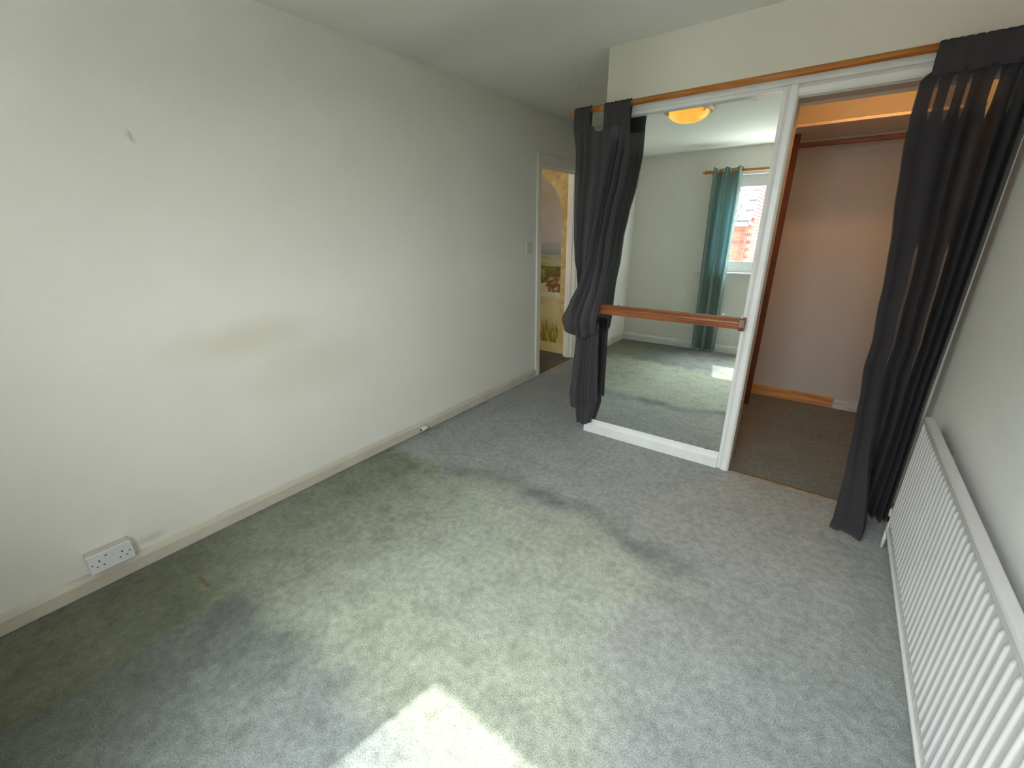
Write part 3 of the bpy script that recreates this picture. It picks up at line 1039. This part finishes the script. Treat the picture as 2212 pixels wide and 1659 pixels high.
tube(bm, (2.711, RY0 + 0.012, 0.160), (2.711, RY0 + 0.030, 0.160), 0.0125, n=6)
tube(bm, (2.711, vy, 0.140), (2.711, vy, 0.176), 0.0105, n=16)
vb = obj('valve', bm, M_chrome, smooth=False)
adopt(rd, vb)
bm = bmesh.new()
lathe(bm, [(0.0125, 0.172), (0.0145, 0.174), (0.0150, 0.186), (0.0150, 0.208), (0.0135, 0.211), (0.004, 0.2115)], (2.711, vy, 0), 'Z', 20)
sub_part(vb, obj('valve_cap', bm, M_plastic_cream, smooth=True))
bm = bmesh.new()
tube(bm, (2.711, vy, 0.142), (2.711, vy, 0.0), 0.0078, n=14)
sub_part(vb, obj('pipe', bm, M_gloss, smooth=True))
for yy in (-0.62, -1.72):
    bm = bmesh.new()
    prism(bm, [(RW, 0.16), (RW - 0.004, 0.16), (RW - 0.004, 0.50), (2.719, 0.50), (2.719, 0.60), (RW, 0.64)], 'Y', yy - 0.02, yy + 0.02)
    adopt(rd, obj('bracket', bm, M_rad, bevel=0.002))
tag(rd, 'white ribbed panel radiator along the right wall', 'radiator')

# ------------------------------------------------------------------ double socket on the left wall
so = empty('double_socket', (0, -2.508, 0.08))
sy0, sy1, sz0, sz1 = -2.583, -2.437, 0.094, 0.180
PX = 0.016                              # deep surface box
M_backbox = mat('painted_back_box', (0.66, 0.62, 0.54, 1), 0.5)
adopt(so, boxo('back_box', (0.0, 0.030 + PX, sy0 + 0.001, sy1 - 0.001, sz0 + 0.001, sz1 - 0.001), M_backbox, bevel=0.004))
fp = boxo('faceplate', (0.029 + PX, 0.038 + PX, sy0, sy1, sz0, sz1), M_plastic, bevel=0.003)
adopt(so, fp)
# the camera sees +x face; left-to-right in the photo runs towards +y
for cy in (sy0 + 0.036, sy1 - 0.036):
    for (dy, dz, w, h) in ((0.0, 0.014, 0.0042, 0.0085), (-0.0112, -0.010, 0.0064, 0.0042), (0.0112, -0.010, 0.0064, 0.0042)):
        sub_part(fp, boxo('pin_hole', (0.0375 + PX, 0.0384 + PX, cy + dy - w / 2, cy + dy + w / 2, 0.132 + dz - h / 2, 0.132 + dz + h / 2), M_black))
for cy, up in ((-2.5225, 1), (-2.4975, -1)):
    bm = bmesh.new()
    prism(bm, [(0.038 + PX, 0.143), (0.0395 + PX + 0.0015 * (up > 0), 0.143), (0.0395 + PX + 0.0015 * (up < 0), 0.165), (0.038 + PX, 0.165)], 'Y', cy - 0.0075, cy + 0.0075)
    rk = obj('switch_rocker', bm, M_plastic, bevel=0.0008)
    adopt(so, rk)
    if up > 0:
        sub_part(rk, boxo('switch_mark', (0.0394 + PX, 0.0410 + PX, cy - 0.004, cy + 0.004, 0.1605, 0.1635), M_black))
for cy in (sy0 + 0.0125, sy1 - 0.0125):
    bm = bmesh.new()
    lathe(bm, [(0.0034, 0.0378), (0.0034, 0.0386), (0.0022, 0.0388)], (PX, cy, 0.137), 'X', 12)
    adopt(so, obj('screw', bm, mat('screw_steel', (0.30, 0.30, 0.30, 1), 0.4, metal=0.8), smooth=False))
tag(so, 'white double wall socket just above the skirting, left wall', 'socket')

# small white junction cap on the skirting
jc = empty('cable_cap', (0.02, -0.73, 0.0))
bm = bmesh.new()
lathe(bm, [(0.0105, -0.032), (0.0150, -0.030), (0.0175, -0.010), (0.0172, 0.012), (0.0130, 0.028), (0.006, 0.034)], (0.034, -0.735, 0.030), 'Y', 20)
adopt(jc, obj('cap', bm, mat('white_cap_plastic', (0.78, 0.76, 0.72, 1), 0.4), smooth=True))
bm = bmesh.new()
lathe(bm, [(0.0085, -0.0335), (0.0085, -0.0318)], (0.034, -0.735, 0.030), 'Y', 14)
adopt(jc, obj('cable_hole', bm, M_black))
bm = bmesh.new()
bx(bm, 0.0185, 0.030, -0.752, -0.716, 0.018, 0.042)
adopt(jc, obj('base', bm, M_plastic, bevel=0.003))
tag(jc, 'small rounded white plastic cap on the left skirting', 'cable cap')

# light switch by the doorway
sw = empty('light_switch', (0, 0.692, 1.262))
adopt(sw, boxo('plate', (0, 0.011, 0.649, 0.735, 1.219, 1.305), mat('switch_plate_cream', (0.72, 0.70, 0.62, 1), 0.4), bevel=0.004))
bm = bmesh.new()
prism(bm, [(0.0105, 1.249), (0.0125, 1.249), (0.0165, 1.274), (0.0105, 1.274)], 'Y', 0.686, 0.698)
adopt(sw, obj('rocker', bm, M_plastic, bevel=0.001))
tag(sw, 'square white light switch on the wall beside the doorway', 'light switch')

# picture hook pushed into the wall
hk = empty('wall_hook', (0, -2.024, 1.775))
bm = bmesh.new()
bx(bm, 0.0, 0.0016, -2.0275, -2.0225, 1.766, 1.790)
bx(bm, 0.0016, 0.006, -2.0275, -2.0225, 1.766, 1.7675)
bx(bm, 0.0050, 0.006, -2.0275, -2.0225, 1.7675, 1.773)
adopt(hk, obj('hook', bm, mat('dull_painted_metal', (0.60, 0.59, 0.52, 1), 0.5), bevel=0.0004))
tag(hk, 'tiny painted-over picture hook high on the left wall', 'hook')

# hanging cobweb strand under the ceiling
bm = bmesh.new()
pp = [Vector((0.70 - 0.20 * t + 0.03 * math.sin(3 * t), 0.10 + 0.50 * t, H - 0.0018 - 0.010 * math.sin(math.pi * t))) for t in [i / 14 for i in range(15)]]
for a, b in zip(pp, pp[1:]):
    tube(bm, a, b, 0.0011, n=6)
tag(obj('cobweb_strand', bm, mat('pale_dust', (0.72, 0.72, 0.68, 1), 0.9)), 'thin pale cobweb strand under the ceiling near the bulkhead', 'cobweb')

# ------------------------------------------------------------------ ceiling light (seen in the mirror)
LX, LY = 1.07, -1.42
cl = empty('ceiling_light', (LX, LY, H))
bm = bmesh.new()
lathe(bm, [(0.10, 0.0), (0.192, 0.0), (0.198, -0.008), (0.194, -0.018), (0.172, -0.026), (0.165, -0.022), (0.10, -0.012)], (LX, LY, H), 'Z', 48)
adopt(cl, obj('rim', bm, mat('aged_brassy_rim', (0.62, 0.50, 0.34, 1), 0.35, metal=0.3), smooth=True))
M_bowl, N_, L_, B_ = new_mat('amber_glass_lit')
tcb = N_.new('ShaderNodeTexCoord')
nzb = N_.new('ShaderNodeTexNoise')
nzb.inputs['Scale'].default_value = 7
nzb.inputs['Detail'].default_value = 3
L_.new(tcb.outputs['Object'], nzb.inputs['Vector'])
rpb = N_.new('ShaderNodeValToRGB')
rpb.color_ramp.elements[0].position = 0.3
rpb.color_ramp.elements[1].position = 0.75
rpb.color_ramp.elements[0].color = (0.80, 0.30, 0.035, 1)
rpb.color_ramp.elements[1].color = (1.0, 0.50, 0.075, 1)
L_.new(nzb.outputs['Fac'], rpb.inputs[0])
L_.new(rpb.outputs[0], B_.inputs['Base Color'])
L_.new(rpb.outputs[0], B_.inputs['Emission Color'])
B_.inputs['Emission Strength'].default_value = 0.72
B_.inputs['Roughness'].default_value = 0.18
bm = bmesh.new()
lathe(bm, [(0.158, -0.024), (0.160, -0.034), (0.150, -0.050), (0.125, -0.070), (0.085, -0.087), (0.040, -0.096), (0.004, -0.098)], (LX, LY, H), 'Z', 48)
adopt(cl, obj('bowl', bm, M_bowl, smooth=True))
for k in range(3):
    a = 0.5 + k * 2 * math.pi / 3
    bm = bmesh.new()
    c = Vector((LX + 0.160 * math.cos(a), LY + 0.160 * math.sin(a), H - 0.034))
    tube(bm, c + Vector((0.012 * math.cos(a), 0.012 * math.sin(a), 0.012)), c, 0.004, n=10)
    lathe(bm, [(0.004, 0.004), (0.010, 0.002), (0.010, -0.006), (0.005, -0.010)], c, 'Z', 14)
    adopt(cl, obj('clip', bm, M_chrome, smooth=True))
tag(cl, 'amber glass bowl ceiling light, lit, reflected at the top of the mirror', 'ceiling light')

# ------------------------------------------------------------------ wardrobe inside: shelf, post, rails, bulb
SZ, SF = 2.026, 1.0
M_shelf = mat('white_shelf_board', (0.66, 0.58, 0.53, 1), 0.5)
sh = empty('wardrobe_shelf', (1.93, CB, SZ))
adopt(sh, boxo('board', (XB + 0.081, RW - 0.001, SF, CB - 0.001, SZ, SZ + 0.014), M_shelf, bevel=0.002))
adopt(sh, boxo('lipping', (XB + 0.081, RW - 0.001, SF - 0.008, SF, SZ, SZ + 0.016), mat('pinkish_lipping', (0.52, 0.44, 0.42, 1), 0.5), bevel=0.002))
tag(sh, 'high white shelf inside the wardrobe, lit orange from above', 'shelf')

pf = empty('shelf_upright', (1.88, 1.25, 0))
adopt(pf, boxo('post', (1.862, 1.905, 1.228, 1.258, 0, SZ - 0.0005), M_pinepost, bevel=0.003))
adopt(pf, boxo('rung', (1.100, 1.862, 1.232, 1.256, 0.985, 1.012), M_pinerail, bevel=0.002))
adopt(pf, boxo('foot_block', (1.825, 1.862, 1.226, 1.258, 0, 0.10), M_pinepost, bevel=0.003))
tag(pf, 'dark stained pine upright with side rungs inside the wardrobe', 'upright')
hr = empty('hanging_rail', (2.3, 1.28, 1.955))
bm = bmesh.new()
prism(bm, [(1.262, 1.945), (1.266, 1.941), (1.280, 1.941), (1.284, 1.945), (1.284, 1.967), (1.280, 1.971), (1.266, 1.971), (1.262, 1.967)], 'X', 1.842, RW - 0.012)
adopt(hr, obj('rail', bm, M_pinerail))
adopt(hr, boxo('end_block', (RW - 0.012, RW, 1.25, 1.296, 1.925, 1.985), M_pinerail, bevel=0.003))
tag(hr, 'brown pine hanging rail across the wardrobe below the shelf', 'rail')

bl = empty('wardrobe_bulb', (2.35, 0.70, H))
bm = bmesh.new()
lathe(bm, [(0.040, 0.0), (0.040, -0.010), (0.018, -0.020), (0.018, -0.038)], (2.35, 0.70, H), 'Z', 20)
adopt(bl, obj('holder', bm, M_plastic, smooth=True))
M_bulb, N_, L_, B_ = new_mat('warm_bulb_glass')
B_.inputs['Base Color'].default_value = (1, 0.8, 0.5, 1)
B_.inputs['Emission Color'].default_value = (1.0, 0.46, 0.13, 1)
B_.inputs['Emission Strength'].default_value = 330.0
bm = bmesh.new()
lathe(bm, [(0.012, -0.034), (0.016, -0.044), (0.024, -0.056), (0.024, -0.068), (0.016, -0.078), (0.003, -0.081)], (2.35, 0.70, H), 'Z', 20)
adopt(bl, obj('bulb', bm, M_bulb, smooth=True))
tag(bl, 'warm glowing bulb on the wardrobe ceiling behind the bulkhead', 'bulb')

# unseen hall lamp, added to light the painted wall
hl = empty('added_hall_lamp', (-0.75, 0.55, H))
bm = bmesh.new()
lathe(bm, [(0.045, 0.0), (0.045, -0.012), (0.006, -0.02), (0.006, -0.16), (0.02, -0.165), (0.02, -0.19)], (-0.75, 0.55, H), 'Z', 18)
adopt(hl, obj('cord', bm, M_plastic, smooth=True))
M_hb, N_, L_, B_ = new_mat('added_hall_bulb_glass')
B_.inputs['Base Color'].default_value = (1, 0.9, 0.75, 1)
B_.inputs['Emission Color'].default_value = (1.0, 0.78, 0.52, 1)
B_.inputs['Emission Strength'].default_value = 80.0
bm = bmesh.new()
lathe(bm, [(0.012, -0.188), (0.03, -0.21), (0.034, -0.235), (0.024, -0.262), (0.004, -0.27)], (-0.75, 0.55, H), 'Z', 18)
adopt(hl, obj('bulb', bm, M_hb, smooth=True))
tag(hl, 'bare pendant bulb added out of sight in the hall to light the mural', 'lamp')

# ------------------------------------------------------------------ window in the back wall, its sill, pole and teal curtain
wi = empty('window_1', ((WX0 + WX1) / 2, BY, WZ0))
tag(wi, 'white framed window seen in the mirror, brick house outside', 'window', 'structure')
def wpart(name, b, m=M_upvc, bev=0.004):
    o = boxo(name, b, m, bevel=bev)
    adopt(wi, o)
    return o
FY0, FY1 = BY - 0.14, BY - 0.075
wpart('head', (WX0, WX1, FY0, FY1, WZ1 - 0.075, WZ1))
wpart('sill_frame', (WX0, WX1, FY0, FY1, WZ0, WZ0 + 0.075))
wpart('jamb', (WX0, WX0 + 0.065, FY0, FY1, WZ0 + 0.075, WZ1 - 0.075))
wpart('jamb', (WX1 - 0.065, WX1, FY0, FY1, WZ0 + 0.075, WZ1 - 0.075))
# opening light: sash within the frame
S0, S1, SB, ST = WX0 + 0.065, WX1 - 0.065, WZ0 + 0.075, WZ1 - 0.075
wpart('sash_rail', (S0, S1, FY0 + 0.01, FY1 + 0.012, ST - 0.05, ST))
wpart('sash_rail', (S0, S1, FY0 + 0.01, FY1 + 0.012, SB, SB + 0.055))
wpart('sash_stile', (S0, S0 + 0.05, FY0 + 0.01, FY1 + 0.012, SB + 0.055, ST - 0.05))
wpart('sash_stile', (S1 - 0.05, S1, FY0 + 0.01, FY1 + 0.012, SB + 0.055, ST - 0.05))
M_glass, N_, L_, B_ = new_mat('window_glass')
tp = N_.new('ShaderNodeBsdfTransparent')
tp.inputs[0].default_value = (0.96, 0.975, 0.97, 1)
gl = N_.new('ShaderNodeBsdfGlossy')
gl.inputs['Roughness'].default_value = 0.02
mxs = N_.new('ShaderNodeMixShader')
mxs.inputs[0].default_value = 0.04
L_.new(tp.outputs[0], mxs.inputs[1])
L_.new(gl.outputs[0], mxs.inputs[2])
L_.new(mxs.outputs[0], N_['Material Output'].inputs[0])
wpart('pane', (S0 + 0.05, S1 - 0.05, FY0 + 0.030, FY0 + 0.034, SB + 0.055, ST - 0.05), M_glass, 0)
wpart('sill_board', (0.868, 2.745, BY - 0.075, BY + 0.036, WZ0 - 0.024, WZ0 - 0.0005), M_gloss, 0.006)
bm = bmesh.new()
tube(bm, (1.74, FY1 + 0.012, SB + 0.030), (1.74, FY1 + 0.035, SB + 0.030), 0.012, n=12)
bx(bm, 1.63, 1.75, FY1 + 0.030, FY1 + 0.045, SB + 0.020, SB + 0.040)
adopt(wi, obj('handle', bm, M_upvc, bevel=0.003))

TPY, TPZ = BY + 0.10, 2.118
wpole = empty('curtain_pole', (1.7, TPY, TPZ))
bm = bmesh.new()
tube(bm, (0.905, TPY, TPZ), (2.70, TPY, TPZ), 0.014, n=20)
adopt(wpole, obj('rod', bm, M_pole, smooth=True))
bm = bmesh.new()
lathe(bm, [(0.012, 0.090), (0.021, 0.086), (0.021, 0.078), (0.013, 0.070), (0.020, 0.058), (0.024, 0.045), (0.020, 0.032), (0.011, 0.024), (0.014, 0.017), (0.012, 0.010), (0.004, 0.004)], (0.822, TPY, TPZ), 'X', 24)
adopt(wpole, obj('finial', bm, M_pole, smooth=True))
for bxx in (0.925, 2.62):
    bm = bmesh.new()
    tube(bm, (bxx, BY, TPZ - 0.002), (bxx, TPY - 0.008, TPZ - 0.002), 0.010, n=12)
    lathe(bm, [(0.020, 0.0), (0.020, 0.010), (0.012, 0.016)], (bxx, BY, TPZ - 0.002), 'Y', 16)
    adopt(wpole, obj('bracket', bm, M_pole))
tag(wpole, 'wooden pole with turned finial over the window, in the mirror', 'curtain pole')

tc_ = empty('curtain', (1.11, TPY, 0))
def teal(u, v):
    z = 2.158 + (0.022 - 2.158) * v
    z += 0.006 * math.sin(u * 2 * math.pi * 2.5 + 1) * (1 - v) ** 6
    xl = 0.935 + 0.045 * v
    xr = 1.268 + 0.0 * v
    if v < 0.02:
        xr -= 0.0
    x = xl + (xr - xl) * u
    ph = u * 2 * math.pi * 2.5 + 0.3
    s = math.sin(ph)
    s = math.copysign(abs(s) ** 0.75, s)
    amp = 0.046 - 0.008 * v
    y = TPY + 0.002 + amp * s + 0.004 * math.sin(u * 40 + 5 * v)
    x += 0.012 * math.cos(ph) * (1 - 0.3 * v)
    return (x, max(y, BY + 0.044), z)
adopt(tc_, sheet('drape', teal, 150, 80, M_teal))
for k in range(5):
    u = (k * math.pi + 0 - 0.3) / (2 * math.pi * 2.5) + 0.2 * 0 
    if not 0.02 < u < 0.98:
        continue
    xk = 0.935 + 0.333 * u
    bm = bmesh.new()
    lathe(bm, [(0.019, -0.004), (0.028, -0.004), (0.029, 0.0), (0.028, 0.004), (0.019, 0.004)], (xk + 0.006, TPY, TPZ), 'X', 20)
    adopt(tc_, obj('eyelet', bm, M_chrome, smooth=True))
tag(tc_, 'teal eyelet curtain beside the window, seen in the mirror', 'curtain')

# ------------------------------------------------------------------ brick house across the way, seen through the window in the mirror
def brick_mat(name, rot=(0, 0, 0)):
    m, N, L, B = new_mat(name)
    B.inputs['Roughness'].default_value = 0.9
    tc = N.new('ShaderNodeTexCoord')
    mp = N.new('ShaderNodeMapping')
    mp.inputs['Rotation'].default_value = rot
    L.new(tc.outputs['Object'], mp.inputs[0])
    bk = N.new('ShaderNodeTexBrick')
    bk.inputs['Scale'].default_value = 1.0
    bk.inputs['Brick Width'].default_value = 0.235
    bk.inputs['Row Height'].default_value = 0.075
    bk.inputs['Mortar Size'].default_value = 0.008
    bk.inputs['Color1'].default_value = s2l(178, 92, 66)
    bk.inputs['Color2'].default_value = s2l(150, 66, 50)
    bk.inputs['Mortar'].default_value = s2l(196, 182, 166)
    L.new(mp.outputs[0], bk.inputs['Vector'])
    L.new(bk.outputs['Color'], B.inputs['Base Color'])
    return m
M_brickF = brick_mat('brickwork_front', (math.radians(-90), 0, 0))
M_mortar = mat('mortar', s2l(150, 138, 126), 0.9)
M_brick = [mat('brick_red', s2l(126, 66, 50), 0.9, s2l(98, 48, 38), 18),
           mat('brick_orange', s2l(140, 78, 56), 0.9, s2l(120, 52, 36), 18),
           mat('brick_dark', s2l(98, 48, 42), 0.9, s2l(76, 36, 32), 18)]
M_tile = [mat('roof_tile_grey', s2l(88, 82, 82), 0.85, s2l(60, 55, 56), 12),
          mat('roof_tile_pale', s2l(108, 102, 100), 0.85, s2l(84, 78, 77), 12)]
GX, FYH, EZ, GZ = 0.690, -8.0, 1.90, -2.7
hs = empty('brick_house', (-2.0, FYH, GZ))
bm = bmesh.new()
# body with a pitched gable: front faces +y, gable faces +x
RB = -12.6
RIDGE_Y, RIDGE_Z = -10.3, EZ + 2.3
prism(bm, [(FYH, GZ), (FYH, EZ), (RIDGE_Y, RIDGE_Z), (RB, EZ), (RB, GZ)], 'X', -7.0, GX)
body = obj('walls', bm, M_mortar)
adopt(hs, body)
brick_me = {}
def brick_mesh(w, d, h, key):
    if key in brick_me:
        return brick_me[key]
    bm = bmesh.new()
    bx(bm, -w / 2, w / 2, -d / 2, d / 2, -h / 2, h / 2)
    me = bpy.data.meshes.new('brick')
    bmesh.ops.recalc_face_normals(bm, faces=bm.faces)
    bm.to_mesh(me)
    bm.free()
    me.materials.append(M_brick[key[1]])
    brick_me[key] = me
    return me
def add_brick(loc, gable, kind):
    me = brick_mesh(0.215 if not gable else 0.03, 0.03 if not gable else 0.215, 0.065, (gable, kind))
    o = bpy.data.objects.new('brick', me)
    COL.objects.link(o)
    o.location = loc
    adopt(hs, o)
rest = bmesh.new()
cnt = 0
for gable in (False, True):
    for r in range(-8, 62):
        z = 0.30 + r * 0.075
        for c in range(16):
            off = 0.1125 if r % 2 else 0.0
            s = 0.115 + c * 0.225 + off - 0.1125
            if gable:
                y = FYH - s
                top = EZ + (FYH - y + 0.12) * (RIDGE_Z - EZ) / (FYH - RIDGE_Y) - 0.16
                if z > top - 0.05 or s > 2.35:
                    continue
                loc = (GX + 0.004, y, z)
                near = z > 0.75 and z < 2.75 and s < 2.2
            else:
                if z > EZ - 0.06:
                    continue
                loc = (GX - s, FYH + 0.004, z)
                near = z > 0.85 and s < 1.6
            kind = random.choice((0, 0, 0, 1, 1, 2))
            if near and cnt < 298:
                add_brick(loc, gable, kind)
                cnt += 1
            else:
                w, d = (0.015, 0.1075) if gable else (0.1075, 0.015)
                bx(rest, loc[0] - w, loc[0] + w, loc[1] - d, loc[1] + d, z - 0.0325, z + 0.0325)
ro = obj('bricks_beyond', rest, M_brick[0])
adopt(hs, ro)
ro['kind'] = 'stuff'
# roof: slab, then tiles in the part the mirror shows
slope = math.atan2(RIDGE_Z - EZ, FYH - RIDGE_Y)
bm = bmesh.new()
cs_, sn_ = math.cos(slope), math.sin(slope)
e0 = (FYH + 0.20, EZ - 0.20 * math.tan(slope))
prism(bm, [(e0[0], e0[1]), (e0[0], e0[1] + 0.07), (RIDGE_Y, RIDGE_Z + 0.10), (RIDGE_Y, RIDGE_Z + 0.02)], 'X', -7.0, GX + 0.06)
adopt(hs, obj('roof', bm, M_tile[0]))
bm = bmesh.new()
bx(bm, -0.125, 0.125, -0.095, 0.095, -0.008, 0.008)
tile_bm_mesh = []
for k in range(2):
    me = bpy.data.meshes.new('roof_tile')
    bm.to_mesh(me)
    me.materials.append(M_tile[k])
    tile_bm_mesh.append(me)
bm.free()
trot = Euler((-(slope), 0, 0)).to_matrix()
for r in range(16):
    for c in range(8):
        d = 0.08 + r * 0.15
        y = e0[0] - d * cs_
        z = e0[1] + 0.085 + d * sn_
        o = bpy.data.objects.new('roof_tile', tile_bm_mesh[random.choice((0, 1, 1))])
        COL.objects.link(o)
        o.location = (GX - 0.07 - c * 0.262 - (0.13 if r % 2 else 0) + random.uniform(-0.006, 0.006), y, z + random.uniform(-0.004, 0.006))
        o.rotation_euler = Euler((-(slope) + math.radians(4) + random.uniform(-0.02, 0.02), random.uniform(-0.015, 0.015), 0))
        adopt(hs, o)
bm = bmesh.new()
prism(bm, [(FYH + 0.13, EZ - 0.24), (FYH + 0.23, EZ - 0.24), (FYH + 0.24, EZ - 0.15), (FYH + 0.12, EZ - 0.15)], 'X', -7.0, GX + 0.02)
adopt(hs, obj('gutter', bm, mat('black_gutter', (0.05, 0.05, 0.055, 1), 0.5)))
tag(hs, 'red brick gabled house seen through the window in the mirror', 'house')
hd = bmesh.new()  # added hedge, unseen; blocks low daylight into the room
bmesh.ops.create_grid(hd, x_segments=90, y_segments=26, size=1.0)
hx0, hx1, hz0, hz1 = 1.6, 17.0, GZ, 1.2
front = {}
for v in hd.verts:
    a, b = (v.co.x + 1) / 2, (v.co.y + 1) / 2
    x = hx0 + (hx1 - hx0) * a
    t = b * 3.0                       # up the front, over the top, down the back
    if t < 1:
        y, z = -10.4, hz0 + (hz1 - hz0) * t
    elif t < 2:
        y, z = -10.4 - 1.3 * (t - 1), hz1
    else:
        y, z = -11.7, hz1 - (hz1 - hz0) * (t - 2)
    n = fbm(x, z + y, 1.6, 4.0)
    v.co = Vector((x, y + 0.22 * n, max(hz0, z + 0.20 * fbm(x, y, 2.3, 7.0))))
tag(obj('added_hedge', hd, mat('added_hedge_leaves', (0.055, 0.085, 0.03, 1), 0.8, (0.02, 0.04, 0.015, 1), 14, 0.8, 40), smooth=True), 'unseen hedge added across the yard to cut low daylight', 'hedge')
gnd = boxo('ground', (-40, 40, -60, BY - 0.2, GZ - 0.2, GZ), mat('paved_yard', (0.70, 0.68, 0.64, 1), 0.9, (0.62, 0.60, 0.57, 1), 2))
tag(gnd, 'paved yard outside below the window', 'ground', 'structure')
